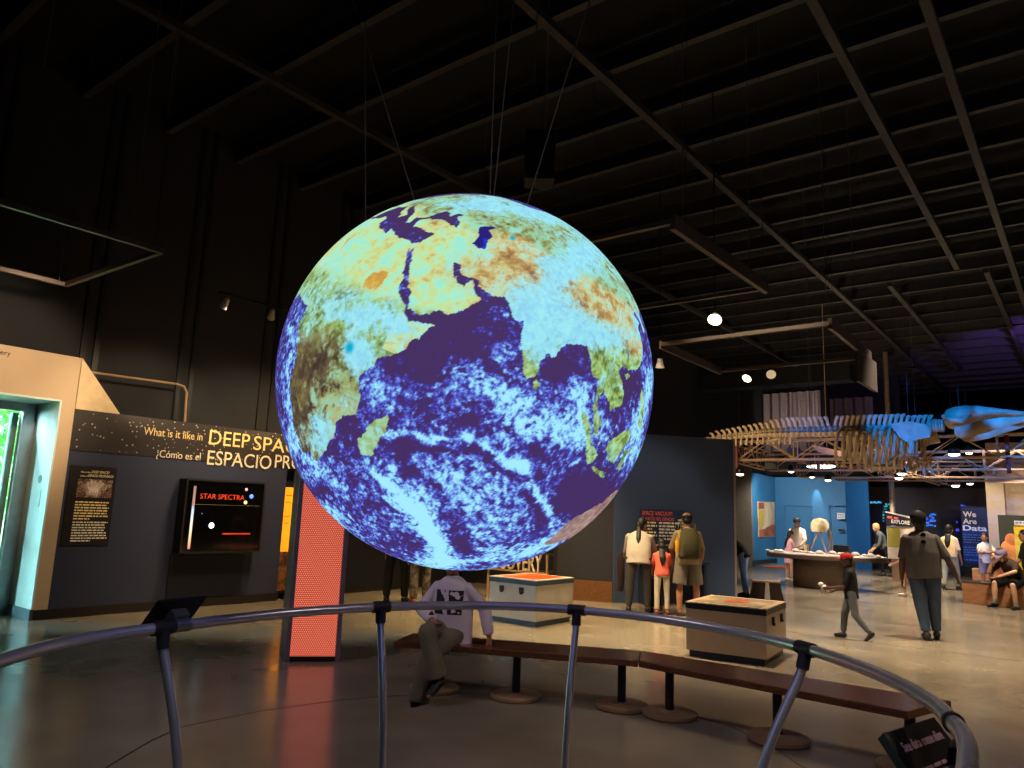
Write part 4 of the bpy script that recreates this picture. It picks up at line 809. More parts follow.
spot('unlit round spotlight beside the lit one on the channel frame', (-3.98, 11.78, 3.88), (-3.2, 9.2, 2.4), .085, DULL, .12)
cab = [(683, 0, 683, 235, 4.2), (533, 0, 533, 131, 5.3), (547, 0, 545, 131, 5.3), (745, 20, 750, 285, 4.2), (822, 64, 826, 300, 4.2), (849, 130, 854, 290, 4.4), (909, 205, 916, 425, 3.7), (180, 0, 167, 118, 5.0), (50, 0, 44, 66, 5.2), (160, 0, 131, 235, 4.0), (808, 278, 808, 350, 4.2)]
for i, (x0, y0, x1, y1, z) in enumerate(cab):
    b = atz(x1, y1, z); o = solo('hanging_cable', MB().tube([b, (b.x, b.y, 7.36)], .005, 5), M_CABLE,
      ['thin steel cable hanging behind the globe frame', 'left cable of the pair holding a dark speaker above the globe', 'right cable of the pair holding a dark speaker above the globe', 'thin cable beside the bright bare spotlight', 'thin cable by the corner of the channel frame', 'thin cable above the grey hanging panel', 'cable dropping to the whale shoulder', 'thin cord dangling over the left frame', 'short cord dangling at the upper left corner', 'long thin cable reaching the left hanging frame', 'short pale rod hanging over the channel frame'][i], 'cable', b, 'cables hanging from the roof')
p0 = atz(540, 150, 5.1); sk = thing('loudspeaker', 'dark loudspeaker hanging on two cables above the globe', 'loudspeaker', p0)
wpart('speaker_box', MB().box(p0+Vector((0, 0, -.1)), (.3, .26, .52), R_(38)), mat('speaker black', (7, 7, 8), .7), sk, bevel=.02); wpart('grille', MB().box(p0+Vector((.08, -.1, -.1)), (.26, .02, .46), R_(38)), mat('speaker grille', (30, 30, 36), .8), sk)

# ===================================================================== whale skeleton
WY = 16.0
BONE = mix_mat('old tan bone', (160, 136, 104), (196, 174, 142), 5, .3, .7, .6, bump=.15)
wh = thing('whale_skeleton', 'long whale skeleton hanging in the hall, its right part lit blue', 'skeleton', (-3.5, WY, 3.45))
def W(px, py, dy=0.0): p = aty(px, py, WY); p.y += dy; return p
N_V = 44
for i in range(N_V):
    t = i/(N_V-1); px = 692+(928-692)*t; py = 439.5-5*min(1, t*3.2)-4.5*t+ (1.2 if t < .1 else 0); c = W(px, py); sz = .045+.075*min(1, t*2.4)
    mb = MB(); L = .042+.018*min(1, t*3); mb.lathe(c, [(sz*.9, -L), (sz, -L*.8), (sz*.78, 0), (sz, L*.8), (sz*.9, L)], 12, Matrix.Rotation(R_(90), 3, 'Y'))
    hs = (.05+.13*min(1, max(0, t-.08)*3))*(1 if t < .9 else .8); tilt = -.06 if t < .6 else .06
    if t < .34: hs *= .72; sz *= 1.12
    if t > .07:
        mb.loft([(c+Vector((0, 0, sz*.7)), (.035, 0, 0), (0, .012, 0)), (c+Vector((tilt*.5, 0, sz+hs*.6)), (.03, 0, 0), (0, .010, 0)), (c+Vector((tilt, 0, sz+hs)), (.05, 0, 0), (0, .03, 0)), (c+Vector((tilt*1.1, 0, sz+hs+.03)), (.03, 0, 0), (0, .015, 0))], 8)
        for s in (-1, 1): mb.loft([(c+Vector((0, s*sz*.7, 0)), (.03, 0, 0), (0, 0, .012)), (c+Vector((.01, s*(sz+hs*.9), -.03)), (.04, 0, 0), (0, 0, .010)), (c+Vector((.01, s*(sz+hs*1.05), -.03)), (.02, 0, 0), (0, 0, .006))], 8)
    if .1 < t < .42: mb.loft([(c+Vector((0, 0, -sz*.7)), (.02, 0, 0), (0, .03, 0)), (c+Vector((-.02, 0, -sz-.13)), (.03, 0, 0), (0, .012, 0))], 8)
    wpart('vertebra', mb, BONE, wh, True)
for i in range(12):
    t = i/11; px = 846+7.2*i; top = W(px, 429-t*1.0)
    depth = .80+.12*math.sin(math.pi*t) if i < 10 else .62; wid = .46+.14*math.sin(math.pi*(t*.8+.1))
    for s in (-1, 1):
        pp = []
        for k_ in range(11):
            a = R_(8+k_*14.5); pp.append((top.x-.06*math.sin(a)-.12*(k_/10)**2+.02*i*0, top.y+s*wid*math.sin(a)*(1-.25*(k_/10)), top.z+.03-depth*.5*(1-math.cos(a))*1.02))
        wpart('rib', MB().tube(pp, [.022+.012*math.sin(math.pi*k_/10) for k_ in range(11)], 7), BONE, wh, True)
for s in (-1, 1):
    dy = s*.52
    sc_ = MB(); sp3 = [W(896, 427, dy), W(914, 424.5, dy), W(932, 428, dy), W(936, 440, dy), W(925, 442, dy+s*.03), W(915, 447, dy+s*.06), W(905, 440, dy+s*.03)]; sc_.prism(sp3, (0, s*.03, 0)); wpart('shoulder_blade', sc_, BONE, wh, bevel=.008)
    el = W(917, 457, dy+s*.12); wpart('upper_arm_bone', MB().tube([W(917, 444, dy+s*.06), W(918, 450, dy+s*.09), el], [.06, .045, .055], 10), BONE, wh, True)
    for (a, b) in (((914, 457), (905, 470)), ((919, 458), (918, 473)), ((923, 457), (926, 471)), ((911, 455), (898, 464))):
        wpart('flipper_bone', MB().tube([W(*a, dy+s*.13), W((a[0]+b[0])/2-1, (a[1]+b[1])/2, dy+s*.17), W(*b, dy+s*.2)], [.04, .026, .03], 8), BONE, wh, True)
wpart('breast_bone', MB().ball(W(885, 467), (.34, .2, .05)), BONE, wh, True)
for i in range(5): wpart('neck_vertebra', MB().lathe(W(931+i*3, 425.5), [(.10, -.025), (.13, -.01), (.13, .01), (.10, .025)], 12, Matrix.Rotation(R_(90), 3, 'Y')), BONE, wh, True)
def wl_(L): return [(W(px, (a+b)/2), (0, wd_, 0), Vector((0, 0, 1))*((b-a)*.0216/2)) for px, a, b, wd_ in L]
sk_ = MB(); sk_.loft(wl_([(944, 416, 424, .14), (948, 411, 427, .30), (955, 408.5, 428, .40), (964, 407.3, 426, .42), (972, 407, 423, .36), (980, 407, 419.5, .28), (993, 408.5, 416.5, .22), (1008, 410.2, 416.2, .18), (1024, 412, 417, .15), (1045, 416, 420, .11), (1066, 422, 425, .06)]), 18)
wpart('skull', sk_, BONE, wh, True)
for s in (-1, 1):
    wpart('eye_arch', MB().tube([W(946, 418, s*.3), W(955, 423, s*.5), W(966, 424, s*.52), W(974, 418, s*.36)], [.04, .05, .05, .03], 8), BONE, wh, True)
    jw = MB(); jw.loft([(W(px, (a+b)/2, s*dy), (0, .05, 0), Vector((0, 0, 1))*((b-a)*.0216/2)) for px, a, b, dy in [(957, 428, 436, .30), (962, 428.5, 439.5, .34), (972, 427, 438.5, .40), (985, 423.5, 435.5, .44), (1004, 420.5, 429.5, .42), (1024, 418.8, 424, .34), (1045, 420, 424.5, .22), (1064, 424.5, 427, .06)]], 10)
    wpart('jaw_bone', jw, BONE, wh, True)
for px in (812, 909, 960): p = W(px, 428); wpart('hanger_wire', MB().tube([p, (p.x, p.y, 7.2)], .005, 5), WIRE, wh)
tb_ = MB(); tb_.loft([(W(766, 441.5), (.02, 0, 0), (0, .06, 0)), (W(774, 440), (0, 0, .05), (0, .09, 0)), (W(781, 438), (0, 0, .015), (0, .04, 0))], 8); wpart('pelvic_bone', tb_, BONE, wh, True)

# ===================================================================== lighting trusses over the exhibits
TRM = mat('cream truss tube', (186, 152, 122), .5)
def truss(label, a, b, zb=2.9, zt=3.33, gap=.30, step=.62, r=.022):
    a, b = Vector((*a, 0)), Vector((*b, 0)); d = (b-a).normalized(); n_ = Vector((-d.y, d.x, 0))*gap/2; t = thing('lighting_truss', label, 'truss', ((a.x+b.x)/2, (a.y+b.y)/2, zb), 0, 'lighting trusses over the exhibits')
    for s in (-1, 1):
        for z in (zb, zt): wpart('chord', MB().tube([a+n_*s+Vector((0, 0, z)), b+n_*s+Vector((0, 0, z))], r, 6), TRM, t)
    L = (b-a).length; N = max(2, int(L/step)); br = MB()
    for s in (-1, 1):
        for i in range(N):
            p, q = a+d*(L*i/N)+n_*s, a+d*(L*(i+1)/N)+n_*s; z0, z1 = (zb, zt) if i % 2 == 0 else (zt, zb); br.tube([p+Vector((0, 0, z0)), q+Vector((0, 0, z1))], r*.6, 5)
    for i in range(0, N+1, 2):
        p = a+d*(L*i/N)
        for z in (zb, zt): br.tube([p-n_+Vector((0, 0, z)), p+n_+Vector((0, 0, z))], r*.6, 5)
        for s in (-1, 1): br.tube([p+n_*s+Vector((0, 0, zb)), p+n_*s+Vector((0, 0, zt))], r*.6, 5)
    o = wpart('bracing', br, TRM, t)
    return t
truss('cream truss nearest the hall, passing just behind the whale ribs', (-6.45, 16.85), (5.5, 16.85))
truss('short cream truss joining the first and second cross trusses at the left end', (-6.62, 17.0), (-6.95, 20.3))
truss('second cream truss, spanning over the round counter', (-7.0, 20.4), (5.5, 20.4))
truss('cream truss running lengthwise past the silver pole', (-3.9, 17.1), (-3.9, 28.0))
truss('third cream truss, just in front of the blue room', (-7.2, 23.6), (5.5, 23.6))
truss('farthest cream truss in front of the dark back wall', (-6.5, 25.2), (5.5, 25.2))
for i, (px, y, z0) in enumerate(((736.5, 16.6, 2.55), (818, 20.6, 2.92), (1008, 17.0, 2.6))):
    p = aty(px, 455, y); solo('truss_post', MB().bbox((p.x-.035, y-.035, z0), (p.x+.035, y+.035, 3.5)), mat('dark red steel', (110, 40, 30), .5), ['dark red hanger post at the truss corner by the blue-grey wall', 'dark red hanger post above the lander model', 'dark red hanger post under the whale jaw'][i], 'post', (p.x, y, z0))
def lampc(label, px, py, y, r=.07, estr=6, flat=False):
    p = aty(px, py, y); t = thing('truss_lamp', label, 'lamp', p+Vector((0, 0, .12)))
    wpart('lamp_housing', MB().lathe(p, [(r*1.1, .0), (r*1.1, .1), (r*.5, .16), (.0, .16)], 14), M_BLACKMATT, t, True)
    wpart('lamp_face', MB().ball(p, (r, r, r*.5)), mat('warm lamp glow %g' % estr, (255, 240, 210), .5, emit=(255, 240, 208), estr=estr), t, True)
    wpart('yoke', MB().tube([p+Vector((0, 0, .15)), p+Vector((0, 0, 7.36-p.z))], .006, 6), M_BLACKMATT, t)
for a in (('glowing lamp at the corner of the blue-grey wall', 740, 474, 16.6, .085), ('small lamp left of the bright strip light', 791, 471.5, 20.2, .075), ('small lamp under the bright strip light', 812, 477, 23.4, .07), ('tilted lamp right of the bright strip light', 828, 480, 23.2, .09), ('upper lamp of the pair at the silver pole', 901.5, 473.5, 20.2, .10, 9), ('lower lamp of the pair at the silver pole', 899, 478, 20.3, .09, 9), ('big bright lamp under the whale shoulder truss', 954, 454, 20.2, .12, 8), ('lesser lamp right of the big bright truss lamp', 969, 453, 20.4, .075), ('round lamp low in front of the dark wall', 955.5, 485.5, 27.0, .12, 7), ('small round lamp near the cream column', 970, 483.5, 27.0, .09, 6)): lampc(*a)
p = aty(821, 466.5, 20.9); st_ = thing('strip_light', 'long bright oval strip light over the round counter', 'lamp', p)
wpart('light_face', MB().ball(p, (.38, .14, .06), n=20), mat('strip light glow', (255, 250, 235), .5, emit=(255, 248, 230), estr=3), st_, True); wpart('housing', MB().box(p+Vector((0, 0, .06)), (.7, .2, .05)), M_BLACKMATT, st_, bevel=.02); wpart('hanger_wire', MB().tube([p+Vector((-.25, 0, .07)), (p.x-.25, p.y, 7.36)], .006, 5), WIRE, st_)
for (px, py, y, c_, lb) in ((771.5, 463.5, 17.6, (20, 20, 30), 'black box loudspeaker hanging from the left truss corner'), (794, 455, 18.0, (24, 44, 120), 'blue box loudspeaker hanging from the near truss')):
    p = aty(px, py, y); t = thing('loudspeaker', lb, 'loudspeaker', p); wpart('speaker_box', MB().box(p, (.27, .26, .32), R_(8)), mat('speaker %d' % c_[2], c_, .5), t, bevel=.02); wpart('grille', MB().box(p+Vector((.0, -.136, 0)), (.2, .012, .26), R_(8)), M_BLACKMATT, t); wpart('hanger_rod', MB().tube([p, (p.x, p.y, 7.36)], .006, 6), M_BLACKMATT, t)
hp = MB(); q0 = aty(812, 445, 19.4); hp.tube([aty(827, 449.5, 19.42), (aty(827, 449.5, 19.42).x, 19.42, 7.36)], .006, 6); hp.prism([aty(811, 444.5, 19.4), aty(843, 451.5, 19.4), aty(843, 457, 19.4), aty(818, 452, 19.4)], (0, .04, 0)); solo('hanging_banner', hp, mat('peach panel', (226, 176, 140), .6), 'peach wedge-shaped panel hanging inside the trusses', 'panel', q0)
cp = MB(); a, b_ = aty(985, 443, 25.5), aty(985, 483, 25.5); cp.bbox((a.x, 25.5, b_.z), (a.x+3.5, 25.56, a.z)); solo('hanging_banner', cp, mat('dusty pink panel', (206, 172, 156), .6), 'broad dusty pink panel hanging above the cream column', 'panel', (a.x+1.7, 25.5, a.z))
# pole
pb = aty(896, 578, 25.6); solo('steel_pole', MB().tube([(pb.x, pb.y, 0), (pb.x, pb.y, 7.0)], .075, 14), mat('silver pole', (168, 150, 128), .35, metal=.5), 'tall silver pole rising from the floor to the roof behind the walking man', 'pole', (pb.x, pb.y, 0), smooth=True)
# curtains on the far wall
def curtain(label, px0, px1, pt0, pb0, y, m, fold=.35):
    a, b_ = aty(px0, pt0, y), aty(px1, pt0, y); zt, zb = a.z, aty(px0, pb0, y).z; n_ = int((b_.x-a.x)/fold*6); mb = MB(); vs = []
    for i in range(n_+1):
        x = a.x+(b_.x-a.x)*i/n_; yy = y+.10*math.sin(2*math.pi*i/6); vs += [(x, yy, zt), (x, yy, zb), (x, yy+.02, zt), (x, yy+.02, zb)]
    fs = []
    for i in range(n_): o_ = i*4; fs += [(o_, o_+4, o_+5, o_+1), (o_+2, o_+3, o_+7, o_+6), (o_, o_+2, o_+6, o_+4), (o_+1, o_+5, o_+7, o_+3)]
    fs += [(0, 1, 3, 2), (n_*4, n_*4+2, n_*4+3, n_*4+1)]; mb.add(vs, fs)
    return solo('curtain', mb, m, label, 'curtain', ((a.x+b_.x)/2, y, zt), 'curtains along the far wall', True)
curtain('pale grey pleated curtain high on the far wall', 750, 821, 395, 452, 30.5, mat('pale curtain', (150, 134, 132), .9)); curtain('pale curtain corner right of the taller pale one', 829, 872, 399, 440, 30.5, mat('pale curtain', (150, 134, 132), .9))
curtain('black pleated curtain covering the far end of the left wall', 640, 750, 300, 560, 30.2, mat('black curtain', (30, 28, 32), .95), .6); curtain('short black curtain between the two pale ones', 820, 829, 388, 430, 30.5, mat('black curtain', (30, 28, 32), .95), .3)
struct('wall_stage', MB().bbox((-10.7, 30.75, 0), (-5.6, 30.9, 7.35)), M_BLACK)
dk = MB(); a = aty(662, 387, 24.0); b_ = aty(850, 380, 24.0); dk.bbox((max(a.x, -10.6), 24, a.z-.22), (b_.x, 24.7, a.z+.3)); dt_ = thing('air_duct', 'long black air duct hanging before the pale curtain', 'duct', (-9.6, 24.3, a.z)); wpart('duct_body', dk, mat('black duct', (26, 25, 28), .7), dt_); [wpart('hanger_rod', MB().tube([(x, 24.3, a.z+.3), (x, 24.3, 7.36)], .012, 6), M_BLACKMATT, dt_) for x in (-9.8, -8.2)]

# ===================================================================== blue room
b0 = Vector((-9.47, 25.7, 0)); b1 = Vector((-9.75, 29.0, 0))
e1 = aty(868, 483, 28.3); e0 = aty(845, 483, 29.2)
pr_ = lambda a, b, z1, th=(0, .15, 0), z0=0: MB().prism([Vector((a.x, a.y, z0)), Vector((b.x, b.y, z0)), Vector((b.x, b.y, z0))+Vector(th), Vector((a.x, a.y, z0))+Vector(th)], (0, 0, z1-z0))
struct('wall_blue', pr_(b0, b1, 3.2, (-.15, 0, 0)), M_BLUE); struct('wall_bluerear', pr_(Vector((-9.9, 29.0, 0)), Vector((e0.x, 29.2, 0)), 3.22), M_BLUE); struct('wall_blueend', pr_(Vector((e0.x, 29.2, 0)), Vector((e1.x, 28.3, 0)), 3.22), M_BLUE2)
struct('baseboard_blue', pr_(b0+Vector((.02, 0, 0)), b1+Vector((.02, 0, 0)), .16, (-.03, 0, 0)), M_BASE)
g1_ = aty(735, 560, 25.9); struct('wall_grey', pr_(Vector((-12.2, 25.68, 0)), Vector((-9.46, 25.68, 0)), 3.3, (0, .1, 0)), M_GREY)
for (x0, x1) in ((784, 812), (829, 856)):
    a, b_ = aty(x0, 505, 29.05), aty(x1, 505, 29.05); dm = MB(); zt = a.z
    dm.bbox((a.x, 29.0, .1), (a.x+.03, 29.06, zt)); dm.bbox((b_.x-.03, 29.0, .1), (b_.x, 29.06, zt)); dm.bbox((a.x, 29.0, zt-.03), (b_.x, 29.06, zt)); k += 1; struct('trim_%d' % k, dm, mat('blue trim', (46, 110, 156), .5))
def onblue(px, py): # on the left blue wall
    r = ray(px, py); d = b1-b0; nrm = Vector((d.y, -d.x, 0)); t = (b0-Vector((0, 0, EYE))).dot(nrm)/r.dot(nrm); return Vector((0, 0, EYE))+r*t
ps = thing('wall_poster', 'tall poster in yellow, cream and brick red on the blue wall', 'poster', onblue(765, 545))
c4 = [onblue(758, 537.5), onblue(774, 536.5), onblue(773.5, 502), onblue(757, 501.5)]; off = Vector((.03, 0, 0))
wpart('poster_sheet', MB().prism([c+off*.2 for c in c4], off), mix_mat('cream poster print', (214, 190, 150), (196, 160, 120), 2, .4, .6), ps)
wpart('yellow_block', MB().prism([c+off*1.3 for c in (onblue(758, 526), onblue(763, 526), onblue(763, 510), onblue(757.6, 510))], off*.2), mat('poster yellow', (196, 170, 60), .5), ps)
wpart('red_block', MB().prism([c+off*1.3 for c in (onblue(757.4, 509), onblue(763, 508.5), onblue(763, 502.6), onblue(757.2, 502.6))], off*.2), mat('poster red', (150, 74, 44), .5), ps)
wpart('landscape_block', MB().prism([c+off*1.3 for c in (onblue(758.2, 537), onblue(773.6, 536), onblue(773.6, 524), onblue(768, 526), onblue(763, 529), onblue(758.2, 530))], off*.25), mix_mat('poster landscape', (120, 60, 40), (190, 110, 70), 4), ps)
a = aty(841, 516, 28.95); sgm = thing('wall_sign', 'small white framed sign on the blue rear wall', 'sign', a); wpart('sign_face', MB().box(a, (.26, .03, .22)), mat('sign white', (220, 216, 206), .5), sgm); wpart('sign_print', blocks_mb(a+Vector((-.1, -.016, .05)), (1, 0, 0), (0, 0, 1), [.2, .18, .2], .03, .03, 2), mat('sign grey print', (130, 140, 150), .5), sgm)
a = aty(841.5, 530, 28.95); solo('wall_socket', MB().box(a, (.2, .05, .08)), M_BLACKMATT, 'black socket plate below the white sign on the blue wall', 'socket', a, bevel=.01)
rg = atz(787, 568); solo('floor_mat', MB().lathe((rg.x, rg.y, 0), [(.75, 0), (.75, .01), (0, .01)], 28), mat('orange mat', (204, 96, 40), .8), 'round orange mat on the floor behind the round counter', 'mat', (rg.x, rg.y, 0))
# round counter with model landscape
ca, cb = atz(797, 588.5), atz(852, 590.5); cc = (ca+cb)/2; vd = Vector((cc.x, cc.y, 0)).normalized(); rt = Vector((vd.y, -vd.x, 0)); cr_ = (cb-ca).length/2+.05; cc = cc+vd*cr_*.75
co = thing('model_counter', 'round grey-brown counter carrying a white model landscape', 'counter', (cc.x, cc.y, 0))
wpart('pedestal', MB().loft([(cc+Vector((0, 0, z)), rt*cr_*s, vd*cr_*.8*s) for z, s in ((0, 1.0), (.03, 1.02), (.68, 1.0))], 36), mat('grey brown laminate', (112, 92, 78), .4), co, True)
tl_, tr_ = aty(767, 553, cc.y), aty(886, 556, cc.y); tc_ = (tl_+tr_)/2; hwid = (tr_-tl_).length/2
tp_ = [(tc_.x+math.cos(a)*hwid*(1+.05*math.sin(5*a)), tc_.y+math.sin(a)*.95*(1+.06*math.sin(3*a+1))) for a in [2*math.pi*i/40 for i in range(40)]]
wpart('counter_top', MB().prism([(x, y, .68) for x, y in tp_], (0, 0, .10)), mat('dark counter edge', (72, 58, 52), .4), co, bevel=.01)
wpart('landscape_sheet', MB().prism([(tc_.x+(x-tc_.x)*.97, tc_.y+(y-tc_.y)*.97, .78) for x, y in tp_], (0, 0, .02)), mix_mat('chalky model ground', (176, 158, 150), (226, 214, 206), 4, .4, .6), co)
q = random.Random(4)
lbl = ['at the far left end', 'just right of the left tip', 'in front of the pink-dressed girl', 'beside the paper cup', 'behind the paper cup', 'under the lander legs', 'left of the lander legs', 'right of the lander legs', 'near the front rim middle', 'before the dark box', 'beside the dark box', 'behind the boy in the red cap', 'right of the boy in the red cap', 'at the far right end', 'close to the right rim']
for i in range(15):
    x = tl_.x+(tr_.x-tl_.x)*(.05+.9*i/14); y = tc_.y+q.uniform(-.5, .2)-(.0); r = q.uniform(.045, .085); c = Vector((x, y, .80))
    mb = MB(); mb.ball(c+Vector((0, 0, r*.45)), (r*1.2, r, r*.7), n=9, m=6); mb.ball(c+Vector((r*.7, 0, r*.3)), (r*.7, r*.7, r*.5), n=8, m=5); solo('model_rock', mb, mat('white model rock', (226, 212, 204), .7), 'small white model rock '+lbl[i]+' of the counter', 'model rock', c, 'rocks on the model landscape', True)
lp = Vector((aty(822, 552, cc.y+.1).x, cc.y+.1, .80)); ld = thing('lander_model', 'cream domed lander model standing on tripod legs on the counter', 'model', lp)
def LP(px, py): return aty(px, py, cc.y+.1)
wpart('dome', MB().lathe(LP(820, 531), [(.19, -.02), (.21, .05), (.21, .18), (.15, .28), (.0, .32)], 18), mix_mat('cream quilted dome', (206, 184, 140), (232, 214, 170), 8, .4, .6, .7, kind='voronoi'), ld, True)
for (px, dy) in ((812, -.2), (829, -.2), (824, .25)): wpart('leg', MB().tube([LP(819+(px-819)*.1, 532), Vector((LP(px, 552).x, cc.y+.1+dy, .80))], .018, 6), mat('model leg', (170, 120, 110), .5), ld)
wpart('side_arm', MB().tube([LP(825, 526), LP(829, 532), LP(830.5, 543), Vector((LP(830, 552).x, cc.y+.15, .80))], [.05, .06, .06, .05], 8), mat('grey model arm', (110, 112, 110), .5), ld, True)
p = Vector((aty(806.5, 553, cc.y-.1).x, cc.y-.1, .80)); solo('paper_cup', MB().lathe(p, [(.05, 0), (.07, .2), (.062, .2), (.045, .02), (0, .02)], 14), mat('cream paper cup', (226, 196, 150), .6), 'tall cream paper cup on the counter', 'cup', p, smooth=True)
p = Vector((aty(842, 551, cc.y+.4).x, cc.y+.4, .80)); solo('equipment_box', MB().box(p+Vector((0, 0, .11)), (.36, .2, .22)), M_BLACKMATT, 'dark box on the counter behind the boy in the red cap', 'box', p, bevel=.015)
# plywood stool
s0 = atz(766, 599); sl_ = thing('stool', 'low dark stool with pale edges beside the bending person in jeans', 'stool', (s0.x, s0.y, 0)); vd = Vector((s0.x, s0.y, 0)).normalized(); rt = Vector((vd.y, -vd.x, 0))
DKW = mat('dark brown stool side', (58, 38, 28), .5)
wpart('seat', MB().prism([s0-rt*.26-vd*.16+Vector((0, 0, .33)), s0+rt*.28-vd*.16+Vector((0, 0, .33)), s0+rt*.28+vd*.2+Vector((0, 0, .33)), s0-rt*.26+vd*.2+Vector((0, 0, .33))], (0, 0, .03)), mat('pale stool top', (176, 140, 116), .4), sl_, bevel=.006)
wpart('side_panel', MB().prism([s0-rt*.32-vd*.17, s0-rt*.03-vd*.17, s0-rt*.0-vd*.15+Vector((0, 0, .33)), s0-rt*.25-vd*.15+Vector((0, 0, .33))], vd*.3), DKW, sl_); wpart('side_panel', MB().prism([s0+rt*.08-vd*.17, s0+rt*.34-vd*.17, s0+rt*.27-vd*.15+Vector((0, 0, .33)), s0+rt*.06-vd*.15+Vector((0, 0, .33))], vd*.3), DKW, sl_)
wpart('edge_strip', MB().prism([s0-rt*.03-vd*.175, s0+rt*.08-vd*.175, s0+rt*.06-vd*.155+Vector((0, 0, .33)), s0-rt*.0-vd*.155+Vector((0, 0, .33))], vd*.02), mat('pale stool edge', (214, 200, 190), .4), sl_)

# ===================================================================== dark far wall with light mosaics, data sign, column, murals
DWY = 30.6
a = aty(866, 490, DWY); b_ = aty(990, 490, DWY); struct('wall_dark_far', MB().bbox((a.x, DWY, 0), (9, DWY+.2, a.z+.1)), mat('dark grey far wall', (66, 60, 62), .7)); struct('wall_dark_upper', MB().bbox((a.x-.2, DWY-.4, a.z+.1), (9, DWY+.2, a.z+1.4)), mat('black bulkhead', (16, 15, 17), .8))
def bits(label, cells, cols, group):
    c0 = aty(cells[0][0], cells[0][1], DWY); t = thing('light_mosaic', label, 'light display', (c0.x, DWY, c0.z), 0, group)
    for i, (px, py, w_, h_) in enumerate(cells):
        k_ = cols[i % len(cols)]; wpart('lit_pixel', MB().box(aty(px, py, DWY-.012-.0004*i), (w_*.036, .02, h_*.036)), mat('pixel glow %d %d %d' % k_, k_, .5, emit=k_, estr=1.0), t)
q = random.Random(9)
bits('row of pale blue lit pixels at the left end of the dark wall', [(871+1.9*i, 502.5+q.uniform(-.4, .4), 1.7, 1.8) for i in range(6)], [(80, 180, 220), (60, 140, 210)], 'lit pixel mosaics')
bits('teal cluster of lit pixels beside the silver pole', [(884+q.uniform(0, 10), 504+q.uniform(0, 9), q.uniform(1.2, 3), 1.3) for _ in range(16)]+[(883.5, 512+i*3, 1.4, 1.6) for i in range(4)], [(30, 150, 160), (24, 110, 140), (60, 180, 190)], 'lit pixel mosaics')
bits('blue cluster of lit pixels right of the walking man', [(925+q.uniform(0, 10), 514+q.uniform(0, 12), q.uniform(1.2, 3.4), 1.5) for _ in range(20)], [(40, 110, 230), (30, 80, 200), (60, 130, 250)], 'lit pixel mosaics')
bits('violet lit pixels at the corner of the data sign', [(962, 505.5, 2, 1.6), (964.5, 506.3, 2, 1.6), (963, 508, 2.2, 1.2), (957, 522, 1.5, 2), (957.5, 530, 2.4, 2.2)], [(70, 80, 240), (50, 60, 200)], 'lit pixel mosaics')
DY = 28.6; wa = thing('data_sign', 'tall blue freestanding sign reading We Are Data before the dark wall', 'sign', (aty(975, 570, DY).x, DY, 0))
l_, r_ = aty(960.5, 508, DY), aty(987.5, 508, DY)
wpart('sign_board', MB().bbox((l_.x, DY, .32), (r_.x, DY+.08, l_.z)), mix_mat('deep blue sign print', (14, 40, 86), (20, 52, 104), 1.2, .4, .6, .4), wa); wpart('sign_foot', MB().bbox((l_.x-.03, DY-.05, 0), (r_.x+.03, DY+.3, .32)), M_BLACKMATT, wa); wpart('sign_cap', MB().bbox((l_.x-.02, DY-.01, l_.z), (r_.x+.02, DY+.09, l_.z+.06)), M_BLACKMATT, wa)
IV = mat('ivory lettering', (236, 222, 214), .5, emit=(230, 214, 206), estr=.25)
for s, py, wpx in (('We', 516.5, 11), ('Are', 523.5, 11.5), ('Data', 530.2, 20)): p = aty(963, py, DY-.002); wpart('lettering', text_mb(s, p, (1, 0, 0), (0, 0, 1), .165, wpx*.0335, bold=.028), IV, wa)
wpart('small_print', blocks_mb(aty(963, 535, DY-.002), (1, 0, 0), (0, 0, 1), [.56, .62, .6, .5, 0, .62, .6, .58, .4, 0, .5], .035, .045, 12), mat('dim sign print', (90, 120, 170), .5), wa)
CY = 27.0; a, b_ = aty(985, 480, CY), aty(1003, 480, CY); struct('column_cream', MB().bbox((a.x, CY, 0), (b_.x, CY+.6, 3.6)), M_CREAM); struct('wall_bright', MB().bbox((b_.x, CY+.5, 0), (b_.x+5, CY+.6, 3.6)), mat('peach wall', (232, 202, 168), .6)); struct('trim_60', MB().bbox((b_.x+.1, CY+.40, 2.62), (b_.x+5, CY+.5, 2.70)), M_CREAM)
MY = 22.4; m0 = aty(998.5, 528, MY); mb_ = thing('rock_mural', 'dark green mural board painted with orange rocks at the right edge', 'mural', (m0.x+1, MY, 0))
zt = aty(1003, 515, MY).z; wpart('mural_board', MB().bbox((m0.x, MY, 0), (m0.x+3.2, MY+.08, zt)), mat('dark green mural', (46, 50, 46), .6), mb_)
for i, (px, py, w_, h_) in enumerate(((1003, 563, .30, .62), (1008, 551, .26, .40), (1011.5, 540, .22, .26), (1010, 572, .34, .5), (1016, 562, .3, .8), (1003.5, 584, .3, .4), (1013, 588, .34, .4))):
    p = aty(px, py, MY); wpart('painted_rock', MB().ball((p.x, MY-.012, p.z), (w_*.62, .014, h_*.62)), mat('orange rock %d' % (i % 3), ((210, 128, 76), (222, 142, 90), (196, 112, 66))[i % 3], .6), mb_, True)
yp = thing('information_stand', 'bright yellow information panel standing at the right edge', 'sign', (aty(1019, 560, 21.2).x, 21.2, 0)); a = aty(1013.5, 525, 21.2)
wpart('panel_board', MB().bbox((a.x, 21.2, .3), (a.x+1.1, 21.25, a.z)), mat('yellow panel', (242, 206, 50), .5), yp); wpart('panel_header', MB().bbox((a.x+.02, 21.15, a.z), (a.x+1.12, 21.25, a.z+.10)), mat('white header', (222, 214, 206), .5), yp); wpart('foot', MB().bbox((a.x+.1, 21.1, 0), (a.x+.9, 21.4, .3)), M_BLACKMATT, yp)
